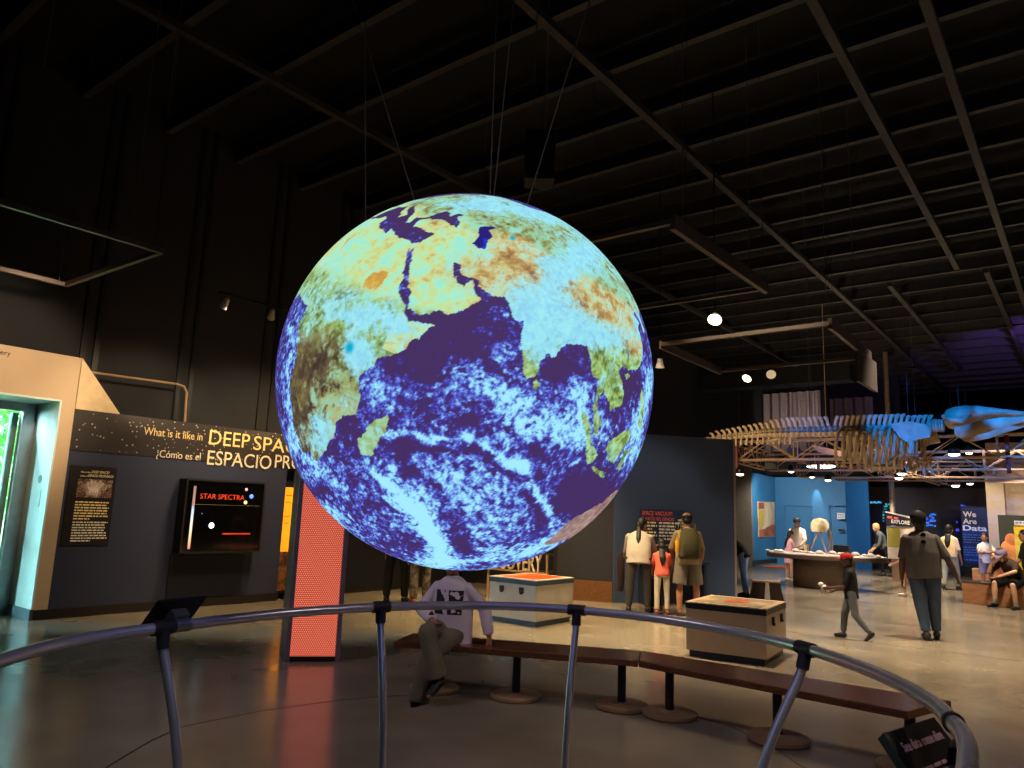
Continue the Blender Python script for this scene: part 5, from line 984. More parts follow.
wpart('small_print', blocks_mb((a.x+.04, 21.149, a.z+.04), (1, 0, 0), (0, 0, 1), [.9], .03, .03, 4), mat('grey print', (120, 112, 110), .5), yp)
# explore stand
XY = 23.6; xs = aty(893, 545, XY); ex = thing('explore_stand', 'exhibit stand with a tilted black EXPLORE header behind the walking man', 'stand', (xs.x+.2, XY, 0))
l_, r_ = aty(886.5, 526, XY), aty(914, 526, XY); zt = aty(890, 526, XY).z; zb = aty(890, 558.5, XY).z
wpart('stand_board', MB().bbox((l_.x, XY, zb), (r_.x, XY+.1, zt)), mat('white stand board', (206, 190, 176), .5), ex); wpart('olive_block', MB().bbox((l_.x+.02, XY-.012, zb+.32), (l_.x+.34, XY, zt-.04)), mat('olive print', (150, 138, 56), .5), ex)
bl_ = aty(891, 580, XY); wpart('stand_base', MB().bbox((l_.x+.1, XY-.05, 0), (r_.x+.05, XY+.4, zb)), mat('brown stand base', (120, 88, 62), .5), ex)
h4 = [aty(886.5, 525.5, XY-.05), aty(912, 525.5, XY-.05), aty(912, 518.5, XY-.05), aty(885.5, 512.5, XY-.05)]; wpart('header_board', MB().prism(h4, (0, .06, 0)), mat('black header', (34, 30, 32), .4), ex); wpart('header_edge', MB().prism([h4[3], h4[2], h4[2]+Vector((0, 0, .035)), h4[3]+Vector((0, 0, .035))], (0, .07, 0)), mat('white header edge', (220, 206, 190), .5), ex)
hd_ = (h4[2]-h4[3]).normalized(); p = aty(891.5, 523, XY-.055); wpart('lettering', text_mb('EXPLORE', p, (1, 0, -.06), (0, 0, 1), .10, .46, bold=.02), IV, ex); wpart('red_print', blocks_mb(aty(887.5, 518, XY-.055), (1, 0, -.12), (0, 0, 1), [.28], .06, .03, 3), RD, ex)
# seat boxes
bx = thing('seat_box', 'plywood seat box with a dark grey top under the man in the cap', 'box', (0, 0, 0)); p0, p1 = atz(963, 602.5), atz(1003, 607.5); d = (p1-p0).normalized(); n_ = Vector((-d.y, d.x, 0)); bx.location = (p0+p1)/2
wpart('box_body', MB().prism([p0, p0+d*1.45, p0+d*1.45+n_*.75, p0+n_*.75], (0, 0, .43)), mix_mat('orange plywood', (150, 100, 66), (172, 120, 82), 4, .3, .7, .5, (1, 1, 8)), bx, bevel=.008); wpart('box_top', MB().prism([p0-d*.01-n_*.01+Vector((0, 0, .43)), p0+d*1.46-n_*.01+Vector((0, 0, .43)), p0+d*1.46+n_*.76+Vector((0, 0, .43)), p0-d*.01+n_*.76+Vector((0, 0, .43))], (0, 0, .02)), mat('dark grey box top', (84, 78, 72), .35), bx)
b2 = thing('seat_box', 'smaller plywood box behind the occupied seat box', 'box', (0, 0, 0)); p2 = atz(973, 585); b2.location = p2; wpart('box_body', MB().bbox((p2.x, p2.y, 0), (p2.x+.8, p2.y+.6, .42)), MATS['orange plywood'], b2, bevel=.008); wpart('box_top', MB().bbox((p2.x-.01, p2.y-.01, .42), (p2.x+.81, p2.y+.61, .44)), M_PLY, b2)
# ===================================================================== people
SKIN_L = mat('light skin', (206, 156, 124), .5, var=.05); SKIN_M = mat('tan skin', (160, 108, 78), .5, var=.05); SKIN_D = mat('deep brown skin', (78, 50, 38), .5, var=.05)
HAIR_B = mat('black hair', (20, 16, 15), .55, var=.2, scale=40); HAIR_BR = mat('brown hair', (62, 40, 26), .55, var=.2, scale=40); HAIR_BL = mat('sandy hair', (196, 150, 100), .55, var=.2, scale=40)
EYE_M = mat('eye', (30, 22, 20), .2); LIP = {}
def cloth(name, rgb, var=.12): return mat(name, rgb, .85, var=var, scale=7, bump=.25, bscale=28, spec=.2)
def person(label, loc, rz, h, skin, hair=(HAIR_B, 'short'), top=None, sleeve=.9, hem=-.06, bottom=None, leg=1.9, shoe=None, lean=6, arms=None, legs=None, head=(0, 0), pelvis=None,
           wide=1.0, voxel=.010, cap=None, loose=1.0, flare=1.0, group=None, twist=0, curl=35, sock=None):
    """forward is -Y before turning; arms and legs are listed right side first"""
    S = h/1.75; t = thing('person', label, 'person', loc, rz, group); V = Vector
    arms = arms or ((4, 8, 14, 4), (4, 8, 14, 4)); legs = legs or ((2, 3, -2), (0, 3, -4))
    def dv(p, a, s): p, a = R_(p), R_(a); return V((s*math.sin(a), -math.sin(p)*math.cos(a), -math.cos(p)*math.cos(a)))
    hipw = .088*S*wide; TH, SHN, ANK = .245*h, .235*h, .045*h
    J = {}
    for i, s in enumerate((-1, 1)):
        L = legs[i]; hp_ = V((s*hipw, 0, 0)); kn = hp_+dv(L[0], L[1], s)*TH; an = kn+dv(L[2], L[3] if len(L) > 3 else L[1]*.3, s)*SHN; J['hip', s], J['knee', s], J['ank', s] = hp_, kn, an
    pz = pelvis if pelvis is not None else ANK-min(J['ank', -1].z, J['ank', 1].z)
    P0 = V((0, 0, pz))
    for s in (-1, 1):
        for k_ in ('hip', 'knee', 'ank'): J[k_, s] = J[k_, s]+P0
    ln = R_(lean); u1 = V((0, -math.sin(ln*.6), math.cos(ln*.6))); u2 = V((0, -math.sin(ln*1.2), math.cos(ln*1.2))); tw = Matrix.Rotation(R_(twist), 3, 'Z')
    xa = V((1, 0, 0)); xt = tw @ xa
    def sp(s): return P0+u1*min(s, .14*S)+u2*max(0, s-.14*S)
    def ax(s): u = u1 if s < .14*S else u2; x = xa.lerp(xt, min(1, max(0, s/(.45*S)))).normalized(); return x, x.cross(u).normalized()
    RT = [(-.09, .115, .10), (-.04, .160, .118), (.03, .158, .118), (.12, .138, .105), (.21, .142, .108), (.32, .158, .115), (.40, .152, .10), (.45, .118, .084), (.49, .066, .060)]
    def torso(mb, inf, s0=-.5, s1=1, fl=1.0, n=20):
        rs = []
        ss = [r[0] for r in RT]
        lo_, hi_ = (ss[0] if s0 <= -.5 else s0), min(s1, ss[-1]); pts_ = sorted(set([lo_]+[s for s in ss if lo_ < s < hi_]+[hi_]))
        for s in pts_:
            rx = np.interp(s, ss, [r[1] for r in RT]); ry = np.interp(s, ss, [r[2] for r in RT])
            if s < .0: f_ = 1+(fl-1)*min(1, -s/.3+.3); rx *= f_; ry *= f_
            if inf and s < .32: rx = max(rx, .138*loose); ry = max(ry, .104*loose)
            x, y = ax(s*S); rs.append((sp(s*S), x*(rx*wide+inf)*S, y*(ry*wide**.5+inf)*S))
        mb.loft(rs, n)
    neck0 = sp(.46*S); hd = (u2*.9+V((0, -.25*math.sin(R_(max(0, lean))), .1))).normalized(); neck1 = neck0+hd*.085*S
    HQ = tw @ Matrix.Rotation(R_(head[0]), 3, 'Z') @ Matrix.Rotation(R_(head[1]), 3, 'X'); hs = S*(1.13 if h > 1.45 else 1.13+.34*(1.45-h))
    up_h = HQ @ V((0, 0, 1)); fw = HQ @ V((0, -1, 0)); sd = HQ @ V((1, 0, 0)); HC = neck1+up_h*.075*hs+fw*.018*hs
    for i, s in enumerate((-1, 1)):
        x, y = ax(.42*S); shp = sp(.392*S)+x*(s*.150*S*wide); A = arms[i]; J['sho', s] = shp
        if isinstance(A, dict): J['elb', s], J['wri', s] = V(A['el'])*S+(P0 if A.get('rel') else V()), V(A['wr'])*S+(P0 if A.get('rel') else V())
        else: J['elb', s] = shp+dv(A[0], A[1], s)*.17*h; J['wri', s] = J['elb', s]+dv(A[2], A[3], s)*.148*h
    # ---- skin: one continuous body
    B = MB(); torso(B, -.016); B.cap(neck0-hd*.03*S, neck1+hd*.02*S, .056*S, .052*S, 12)
    B.ball(HC+up_h*.022*hs, (.074*hs, .093*hs, .092*hs), HQ, 18, 12); B.ball(HC-up_h*.042*hs+fw*.022*hs, (.056*hs, .068*hs, .066*hs), HQ, 16, 10); B.ball(HC-up_h*.095*hs+fw*.055*hs, (.026*hs, .022*hs, .02*hs), HQ, 10, 6)
    B.loft([(HC+fw*.082*hs+up_h*.025*hs, sd*.007*hs, up_h*.008*hs), (HC+fw*.1*hs-up_h*.012*hs, sd*.012*hs, up_h*.014*hs), (HC+fw*.088*hs-up_h*.03*hs, sd*.013*hs, up_h*.006*hs)], 8)
    for s in (-1, 1): B.ball(HC+sd*s*.076*hs-fw*.008*hs, (.010*hs, .018*hs, .030*hs), HQ, 10, 6); B.ball(HC+fw*.076*hs+sd*s*.045*hs-up_h*.012*hs, (.02*hs, .014*hs, .018*hs), HQ, 8, 5)
    for s in (-1, 1):
        g = 1+(wide-1)*.6
        B.cap(J['sho', s], J['elb', s], .047*S*g, .038*S*g); d = J['wri', s]-J['elb', s]; B.cap(J['elb', s], J['elb', s]+d*.4, .037*S*g, .038*S*g); B.cap(J['elb', s]+d*.4, J['wri', s], .038*S*g, .026*S)
        B.cap(J['hip', s], J['knee', s], .078*S*g, .050*S*g); d = J['ank', s]-J['knee', s]; B.cap(J['knee', s], J['knee', s]+d*.35, .049*S*g, .052*S*g); B.cap(J['knee', s]+d*.35, J['ank', s], .052*S*g, .034*S)
        fd = dv(0, 0, s); L = legs[i if False else (0 if s < 0 else 1)]; pit = L[4] if len(L) > 4 else 0
        toe = V((s*.14, -math.cos(R_(pit)), -math.sin(R_(pit)))).normalized(); J['toe', s] = toe; an = J['ank', s]; B.cap(an-toe*.03*S-V((0, 0, .045*S)), an+toe*.14*S-V((0, 0, .052*S)), .034*S, .026*S)
        # hand: palm, four unequal bent fingers, thumb from the side of the palm
        w_ = J['wri', s]; d = (w_-J['elb', s]).normalized(); th = (V((0, -1, 0))-d*d.dot(V((0, -1, 0)))); th = th.normalized() if th.length > .3 else (V((0, 0, 1))-d*d.z).normalized()
        if A is not None and isinstance(arms[0 if s < 0 else 1], dict) and 'thumb' in arms[0 if s < 0 else 1]: th = V(arms[0 if s < 0 else 1]['thumb']); th = (th-d*d.dot(th)).normalized()
        pn_ = d.cross(th)*(1 if s > 0 else -1)
        if pn_.x*s > 0 and not isinstance(arms[0 if s < 0 else 1], dict): pn_ = -pn_
        for k_, (off, ln_) in enumerate(((.030, .036), (.010, .042), (-.010, .039), (-.029, .030))):
            kn = w_+d*.085*S+th*off*S; B.cap(w_+d*.012*S+th*off*.6*S, kn, .0145*S, .0125*S, 8); c1 = R_(curl*(.6+.12*k_)); c2 = R_(curl*1.5); d1 = d*math.cos(c1)+pn_*math.sin(c1); d2 = d*math.cos(c2)+pn_*math.sin(c2)
            m1 = kn+d1*ln_*S; B.cap(kn, m1, .0105*S, .0095*S, 8); B.cap(m1, m1+d2*ln_*.9*S, .0095*S, .008*S, 8)
        t0 = w_+d*.022*S+th*.022*S; t1 = t0+(d*.62+th*.75+pn_*.2).normalized()*.042*S; B.cap(t0, t1, .014*S, .0115*S, 8); B.cap(t1, t1+(d*.9+th*.25+pn_*.3).normalized()*.034*S, .0112*S, .009*S, 8)
    body = fused('body', B, skin, t, voxel*.85, 3)
    for s in (-1, 1): obj('eye', MB().ball(HC+fw*.0835*hs+sd*s*.031*hs+up_h*.012*hs, (.012*hs, .008*hs, .007*hs), HQ, 10, 6), EYE_M, t, True)
    obj('mouth', MB().ball(HC+fw*.0885*hs-up_h*.055*hs, (.022*hs, .006*hs, .006*hs), HQ, 10, 6), mat('lips', (140, 74, 66), .5), t, True)
    # ---- hair and hats
    hm, hk = hair
    if hk != 'bald':
        H_ = MB(); H_.ball(HC+up_h*.043*hs-fw*.012*hs, (.084*hs, .094*hs, .092*hs), HQ, 18, 12)
        if hk in ('short', 'balding'):
            H_.ball(HC-fw*.055*hs-up_h*.02*hs, (.066*hs, .045*hs, .06*hs), HQ, 14, 8)
        if hk in ('long', 'bun', 'tail'): H_.ball(HC-fw*.05*hs-up_h*.03*hs, (.074*hs, .055*hs, .08*hs), HQ, 14, 8)
        if hk == 'long':
            a = HC-fw*.06*hs; e = sp(.24*S)-(ax(.3*S)[1])*0; bk = (ax(.3*S)[1]); bk = bk if bk.y > 0 else -bk
            H_.loft([(a, sd*.07*hs, fw*.04*hs), (neck0+bk*.075*S+u2*.03*S, xt*.078*S, bk*.035*S), (sp(.33*S)+bk*.135*S, xt*.075*S, bk*.03*S), (sp(.22*S)+bk*.14*S, xt*.05*S, bk*.022*S), (sp(.15*S)+bk*.135*S, xt*.012*S, bk*.01*S)], 12)
        if hk == 'tail':
            bk = (ax(.3*S)[1]); bk = bk if bk.y > 0 else -bk; q = HC-fw*.095*hs+up_h*.02*hs
            H_.loft([(q+fw*.03*hs, sd*.022*hs, up_h*.022*hs), (q-fw*.02*hs-up_h*.02*hs, sd*.035*S, fw*.03*S), (neck0+bk*.12*S-u2*.02*S, xt*.042*S, bk*.032*S), (sp(.30*S)+bk*.155*S, xt*.042*S, bk*.03*S), (sp(.20*S)+bk*.15*S, xt*.012*S, bk*.01*S)], 12)
        me = fuse(H_, .011*S, 3)
        if hk == 'balding':
            b = bmesh.new(); b.from_mesh(me); bmesh.ops.delete(b, geom=[v for v in b.verts if (v.co-HC).dot(up_h) > .055*hs], context='VERTS'); b.to_mesh(me); b.free()
        me.name = 'hair'; me.materials.clear(); me.materials.append(hm); o = bpy.data.objects.new('hair', me); COL.objects.link(o); o.parent = t
    if cap:
        q = HC+up_h*.045*hs-fw*.008*hs; C_ = MB(); C_.loft([(q-up_h*.012*hs, sd*.090*hs, fw*.104*hs), (q+up_h*.02*hs, sd*.090*hs, fw*.103*hs), (q+up_h*.055*hs, sd*.074*hs, fw*.085*hs), (q+up_h*.076*hs, sd*.04*hs, fw*.048*hs), (q+up_h*.081*hs, sd*.008*hs, fw*.008*hs)], 20)
        co_ = obj('cap', C_, cap, t, True)
        bdir = fw if True else -fw
        obj('cap_brim', MB().loft([(q+fw*.085*hs+up_h*.002*hs, sd*.072*hs, fw*.04*hs), (q+fw*.105*hs-up_h*.004*hs, sd*.068*hs, fw*.062*hs), (q+fw*.112*hs-up_h*.012*hs, sd*.058*hs, fw*.062*hs)], 16), cap, co_, True)
    # ---- clothes
    if bottom:
        K = MB(); inf = .012
        torso(K, inf, -.09, .06, 1)
        for s in (-1, 1):
            g = 1+(wide-1)*.6; hp_, kn, an = J['hip', s], J['knee', s], J['ank', s]; r0, r1, r2 = .092*S*g*(.5+.5*loose), (.066*S*g)*(.3+.7*loose), .054*S*flare
            if leg >= 1:
                e = kn+(an-kn)*(leg-1); K.cap(hp_, kn, r0, r1, 14); q = (kn-hp_).normalized()
                K.cap(kn, kn+(e-kn)*.6, r1, (r1+r2)/2, 14); dd = (e-kn).normalized(); a = dd.orthogonal().normalized(); b = dd.cross(a); m = kn+(e-kn)*.55; K.loft([(m, a*(r1+r2)/2, b*(r1+r2)/2), (e, a*r2, b*r2)], 14)
            else:
                e = hp_+(kn-hp_)*leg; dd = (e-hp_).normalized(); a = dd.orthogonal().normalized(); b = dd.cross(a); K.cap(hp_, hp_+(e-hp_)*.5, r0, r0*.98, 14); K.loft([(hp_+(e-hp_)*.3, a*r0, b*r0), (e, a*r0*.96*flare, b*r0*.96*flare)], 14)
        fused('trousers' if leg > 1.2 else 'shorts', K, bottom, t, voxel, 3)
    if top:
        T = MB(); torso(T, .016, hem, .492, flare if hem < -.2 else 1.04)
        T.cap(neck0-hd*.05*S, neck0+hd*.012*S, .078*S, .066*S, 12)
        for s in (-1, 1):
            sh_, el, wr = J['sho', s], J['elb', s], J['wri', s]; g = (1+(wide-1)*.6); r0, r1, r2 = .058*S*g, .054*S*g*(.6+.4*loose), .042*S*(.5+.5*loose)
            if sleeve > 1:
                T.cap(sh_, el, r0, r1, 12); e = el+(wr-el)*(sleeve-1); dd = (e-el).normalized(); a = dd.orthogonal().normalized(); b = dd.cross(a); T.cap(el, el+(e-el)*.6, r1, (r1+r2)/2, 12); T.loft([(el+(e-el)*.5, a*r1*.95, b*r1*.95), (e, a*r2, b*r2)], 12)
            elif sleeve > 0:
                e = sh_+(el-sh_)*sleeve; dd = (e-sh_).normalized(); a = dd.orthogonal().normalized(); b = dd.cross(a); T.cap(sh_, sh_+(e-sh_)*.4, r0, r0*.96, 12); T.loft([(sh_+(e-sh_)*.2, a*r0, b*r0), (e, a*r0*.98, b*r0*.98)], 12)
        fused('dress' if hem < -.2 else 'shirt', T, top, t, voxel, 3)
    if sock:
        for s in (-1, 1): an = J['ank', s]; d = (J['knee', s]-an).normalized(); obj('sock', MB().tube([an-d*.01*S, an+d*.09*S], .042*S, 12), sock, t, True)
    if shoe:
        for s in (-1, 1):
            an, toe = J['ank', s], J['toe', s]; K = MB(); dn_ = V((0, 0, -1)) if abs(toe.z) < .2 else toe.cross(V((1, 0, 0))).normalized()
            if dn_.z > 0: dn_ = -dn_
            if pelvis is None or True:
                K.cap(an-toe*.028*S+dn_*.022*S, an+toe*.05*S+dn_*.026*S, .047*S, .042*S, 12); K.cap(an+toe*.05*S+dn_*.038*S, an+toe*.145*S+dn_*.042*S, .042*S, .034*S, 12); K.cap(an-toe*.03*S+dn_*.045*S, an+toe*.06*S+dn_*.05*S, .034*S, .036*S, 12)
            me = fuse(K, .009, 2)
            lowz = (an+dn_*.079*S).z if abs(toe.z) < .2 else -9
            for v in me.vertices: v.co.z = max(v.co.z, lowz, .001)
            me.name = 'shoe'; me.materials.clear(); me.materials.append(shoe); o = bpy.data.objects.new('shoe', me); COL.objects.link(o); o.parent = t
    t['_p'] = 1; del t['_p']
    return t, J, dict(sp=sp, ax=ax, HC=HC, S=S, P0=P0, xt=xt, u2=u2, neck=neck0)
def face(dx, dy): return math.atan2(dx, -dy)
def vdir(p): d = Vector((p[0], p[1], 0)).normalized(); return d, Vector((d.y, -d.x, 0))
def toworld(t, v): return t.location+Matrix.Rotation(t.rotation_euler.z, 3, 'Z') @ v

# 1 the person on the bench, legs crossed, leaning on the left arm
gm2 = bpy.data.materials.new('mauve white shirt with dark print'); gm2.use_nodes = True; n = gm2.node_tree.nodes; l = gm2.node_tree.links; b = n['Principled BSDF']; b.inputs['Roughness'].default_value = .85
tc = n.new('ShaderNodeTexCoord'); sx = n.new('ShaderNodeSeparateXYZ'); l.new(tc.outputs['Object'], sx.inputs[0]); nz = n.new('ShaderNodeTexNoise'); nz.inputs['Scale'].default_value = 13; nz.inputs['Detail'].default_value = 3; l.new(tc.outputs['Object'], nz.inputs['Vector'])
def mm(op, a, b_=None):
    q = n.new('ShaderNodeMath'); q.operation = op
    for i, x in enumerate((a, b_)):
        if x is None: continue
        if isinstance(x, (int, float)): q.inputs[i].default_value = x
        else: l.new(x, q.inputs[i])
    return q.outputs[0]
def boxm(c, lo, hi): return mm('MULTIPLY', mm('GREATER_THAN', c, lo), mm('LESS_THAN', c, hi))
mask = mm('MULTIPLY', mm('MULTIPLY', mm('MULTIPLY', mm('MAXIMUM', boxm(sx.outputs['X'], -.115, -.02), boxm(sx.outputs['X'], .01, .13)), boxm(sx.outputs['Z'], .66, .86)), mm('LESS_THAN', sx.outputs['Y'], -.02)), mm('GREATER_THAN', nz.outputs['Fac'], .45))
mx = n.new('ShaderNodeMix'); mx.data_type = 'RGBA'; l.new(mask, mx.inputs[0]); mx.inputs[6].default_value = lin((214, 196, 206))+(1,); mx.inputs[7].default_value = lin((28, 24, 28))+(1,); l.new(mx.outputs[2], b.inputs['Base Color'])
pb = Vector((-4.50, 5.0, 0)); OLIVE = cloth('olive cargo cloth', (112, 102, 82)); BLKSHOE = mat('black shoe', (18, 17, 18), .5)
person('person in white printed long-sleeved shirt and olive cargo trousers sitting on the bench', pb, R_(20), 1.62, SKIN_M, (HAIR_B, 'long'), gm2, 1.93, -.16, OLIVE, 1.96, BLKSHOE, lean=3, pelvis=.51, loose=1.35, flare=1.75, voxel=.009,
       arms=({'el': (-.27, -.10, .74), 'wr': (-.08, -.27, .665)}, {'el': (.30, .06, .76), 'wr': (.36, .04, .52), 'thumb': (0, -1, 0)}), legs=((95, -4, -2, -17, 25), (66, -20, 10, -6)), head=(0, -6), curl=30)
# 2-5 family at the vacuum exhibit
fw_ = (-BN.x, -BN.y); vf = vdir(atz(665, 615))[0]; rzw = face(-BN.x*.2+vf.x*.8, -BN.y*.2+vf.y*.8)
GREYP = cloth('dark grey trousers', (62, 58, 56)); 
wt, _, _ = person('woman in white long-sleeved jumper with black ponytail leaning at the vacuum exhibit', atz(638, 612.5), rzw-R_(8), 1.64, SKIN_M, (HAIR_B, 'tail'), cloth('white jumper', (178, 166, 154)), 1.95, -.10, GREYP, 1.93, BLKSHOE, lean=22, wide=1.22, loose=1.2, arms=((30, 14, 60, 0), (26, 10, 58, 4)), legs=((6, 5, -4), (-4, 5, -6)), head=(-30, 28))
person('girl in coral pink top and white trousers with long black hair at the vacuum exhibit', atz(662, 614.5), rzw, 1.24, SKIN_M, (HAIR_B, 'long'), cloth('coral top', (226, 104, 88)), .8, -.08, cloth('off white trousers', (198, 186, 170)), 1.92, mat('rose shoe', (150, 70, 60), .6), lean=8, arms=((20, 12, 50, 0), (24, 10, 56, 0)), head=(0, 20))
mt, mJ, mI = person('man in khaki shirt and grey shorts wearing an olive backpack at the vacuum exhibit', atz(688, 616), rzw, 1.72, SKIN_M, (HAIR_B, 'balding'), cloth('khaki shirt', (142, 120, 88)), .95, -.10, cloth('grey shorts', (106, 98, 90)), .98, mat('brown shoe', (92, 56, 44), .6), lean=8, wide=1.12, loose=1.2, flare=1.15, arms=((16, 16, 40, 0), (20, 16, 30, -6)), legs=((3, 5, -2), (-3, 5, -5)), head=(0, 14))
person('small child in dark leggings squeezed between the woman and the girl in coral', atz(653, 613)+Vector((-.12, .35, 0)), rzw, 1.08, SKIN_M, (HAIR_B, 'long'), cloth('berry top', (120, 50, 70)), 1.7, -.1, cloth('black leggings', (26, 24, 26)), 1.95, BLKSHOE, lean=14, arms=((30, 8, 70, 0), (30, 8, 70, 0)), legs=((14, 5, -16), (-6, 4, -10)))
OLB = cloth('olive backpack cloth', (66, 60, 40)); bp = thing('backpack', 'olive backpack worn by the man in khaki at the vacuum exhibit', 'backpack', mt.location+Vector((0, 0, 1.1)), mt.rotation_euler.z)
bpk = MB(); by = .225
for z0, rx_, ry_ in ((0, 0, 0),): bpk.loft([(Vector((0, by-.02, -.20)), (.13, 0, 0), (0, .07, 0)), (Vector((0, by, -.16)), (.165, 0, 0), (0, .105, 0)), (Vector((0, by, .08)), (.16, 0, 0), (0, .10, 0)), (Vector((0, by-.04, .22)), (.135, 0, 0), (0, .08, 0)), (Vector((0, by-.07, .28)), (.08, 0, 0), (0, .04, 0))], 20)
obj('bag_body', bpk, OLB, bp, True); obj('front_pocket', MB().loft([(Vector((0, by+.085, -.15)), (.11, 0, 0), (0, .03, 0)), (Vector((0, by+.1, -.05)), (.12, 0, 0), (0, .04, 0)), (Vector((0, by+.085, .03)), (.10, 0, 0), (0, .02, 0))], 16), cloth('dark olive pocket', (50, 46, 32)), bp, True)
for s in (-1, 1): obj('strap', MB().tube([(s*.1, by-.07, .25), (s*.12, .0, .34), (s*.125, -.13, .24), (s*.13, -.16, .05), (s*.15, .02, -.14), (s*.14, by-.05, -.18)], .02, 8), OLB, bp, True)
ob_ = MB().lathe((0, 0, 0), [(.035, 0), (.04, .02), (.04, .16), (.022, .19), (.022, .22), (0, .22)], 14)
o = obj('water_bottle', ob_, mat('amber bottle', (196, 140, 30), .3), None, True); tag(o, 'amber water bottle in the side pocket of the olive backpack', 'bottle'); o.location = toworld(bp, Vector((.185, .2, -.1)))
jk = MB(); hp_ = toworld(wt, Vector((.34, -.22, .86))); hp_ = atz(621, 548, .95)*1.0
p = Vector((wt.location.x, wt.location.y, 0))+Vector((-.36, .05, 0)); jk.loft([(p+Vector((0, 0, .92)), (.03, 0, 0), (0, .03, 0)), (p+Vector((0, 0, .82)), (.07, 0, 0), (0, .05, 0)), (p+Vector((.01, 0, .5)), (.06, 0, 0), (0, .05, 0)), (p+Vector((0, 0, .3)), (.05, 0, 0), (0, .04, 0))], 10)
solo('folded_jacket', jk, cloth('dark jacket cloth', (40, 28, 28)), 'dark jacket hanging beside the woman in the white jumper', 'jacket', p+Vector((0, 0, .9)), smooth=True)
# 6 bending person beyond the wall end
d, r = vdir(atz(746, 597)); JEAN = cloth('blue denim', (112, 146, 210))
person('person in dark top and blue jeans bending over behind the wall end', atz(744, 597), face(-r.x*.9+d.x*.2, -r.y*.9+d.y*.2), 1.62, SKIN_M, (HAIR_B, 'short'), cloth('dark navy top', (28, 28, 44)), 1.5, -.1, JEAN, 1.92, BLKSHOE, lean=52, wide=1.05, loose=1.1, arms=((20, 6, 60, 0), (20, 6, 60, 0)), legs=((4, 4, -4), (-4, 4, -8)))
# 7, 8 pair at the counter
p7 = atz(799, 578); d, r = vdir(p7); person('man in white T-shirt and black cap standing behind the girl in pink at the counter', p7, face(-d.x-.2*r.x, -d.y-.2*r.y), 1.74, SKIN_L, (HAIR_B, 'short'), cloth('white T-shirt', (226, 214, 204)), .9, -.1, cloth('dark shorts', (40, 40, 50)), 1.0, BLKSHOE, lean=8, wide=1.08, loose=1.2, arms=((28, 14, 55, -20), (24, 12, 58, -18)), head=(10, 22), cap=cloth('black cap', (22, 22, 26)))
p8 = atz(789.5, 581); d, r = vdir(p8); person('girl in pale pink dress with long dark hair at the left end of the counter', p8, face(d.x*.5+r.x*.8, d.y*.5+r.y*.8), 1.36, SKIN_L, (HAIR_B, 'long'), cloth('pale pink dress', (236, 178, 186)), .7, -.34, None, 1, mat('white shoe', (214, 206, 200), .6), lean=4, loose=1.05, flare=1.25, arms=((30, 8, 75, 0), (20, 8, 60, 0)), head=(0, 16))
# 9 leaning person at the right end of the counter
p9 = atz(886, 576.5); d, r = vdir(p9); person('sandy-haired person in grey top and black trousers leaning over the right end of the counter', p9, face(-r.x*.9-d.x*.25, -r.y*.9-d.y*.25), 1.70, SKIN_L, (HAIR_BL, 'short'), cloth('grey top', (86, 92, 96)), 1.6, -.06, cloth('black trousers', (26, 26, 30)), 1.94, BLKSHOE, lean=20, arms=((10, 6, 40, 0), (14, 6, 46, 0)), legs=((10, 4, -4), (-8, 4, -16)), head=(0, 12))
# 10 boy in the red cap
p10 = atz(853, 639); d, r = vdir(p10); rb = face(-r.x, -r.y)
b10, _, _ = person('boy in black T-shirt, grey trousers and red cap walking past the counter', p10, rb, 1.20, SKIN_D, (HAIR_B, 'short'), cloth('black T-shirt', (22, 21, 24)), .85, -.12, cloth('grey joggers', (88, 86, 90)), 1.9, BLKSHOE, lean=3, loose=1.15, flare=1.0, arms=((14, 6, 68, -8), (22, 6, 80, -8)), legs=((18, 2, 6, 0), (-8, 3, -38, 0, 42)), head=(12, 8), cap=cloth('red cap', (150, 24, 30)), voxel=.009)
q = toworld(b10, Vector((.0, -.34, .66))); wp_ = MB(); wp_.ball(q, (.05, .05, .035), n=10); wp_.ball(q+Vector((-.04, -.02, .04)), (.035, .05, .03), n=9); wp_.ball(q+Vector((-.03, .01, -.05)), (.03, .03, .045), n=9); o = solo('paper_toy', wp_, mat('white paper', (196, 190, 186), .7), 'crumpled white paper toy held by the boy in the red cap', 'toy', q, smooth=True)
# 11 walking man
p11 = atz(931, 639.5); d, r = vdir(p11)
m11, J11, I11 = person('large man in grey T-shirt and blue jeans walking away across the open floor', p11, face(d.x-.10*r.x, d.y-.10*r.y), 1.84, SKIN_D, (HAIR_B, 'short'), cloth('charcoal T-shirt', (84, 78, 78)), .92, -.13, cloth('dark denim', (62, 76, 100)), 1.93, mat('dark trainers', (44, 34, 36), .6), lean=3, wide=1.16, loose=1.25, flare=1.05, arms=((-6, 24, 2, 20), (4, 14, 14, 4)), legs=((6, -2, 2, -1), (-4, -3, -14, -3)), head=(-6, 4), cap=cloth('dark cap', (26, 22, 22)), voxel=.009)
m11.rotation_euler.y = R_(2.6); q = toworld(m11, I11['neck']+Vector((.06, 0, 0))+Vector((-.02, .155, -.07))); sgm_ = MB()
for s in (-1, 1): sgm_.ball(q+r*s*.0+Vector((0, 0, -.05*s)), (.035, .012, .035), n=10)
solo('sunglasses', sgm_, M_BLACKGLOSS, 'black sunglasses hooked at the back collar of the walking man', 'sunglasses', q, smooth=True)
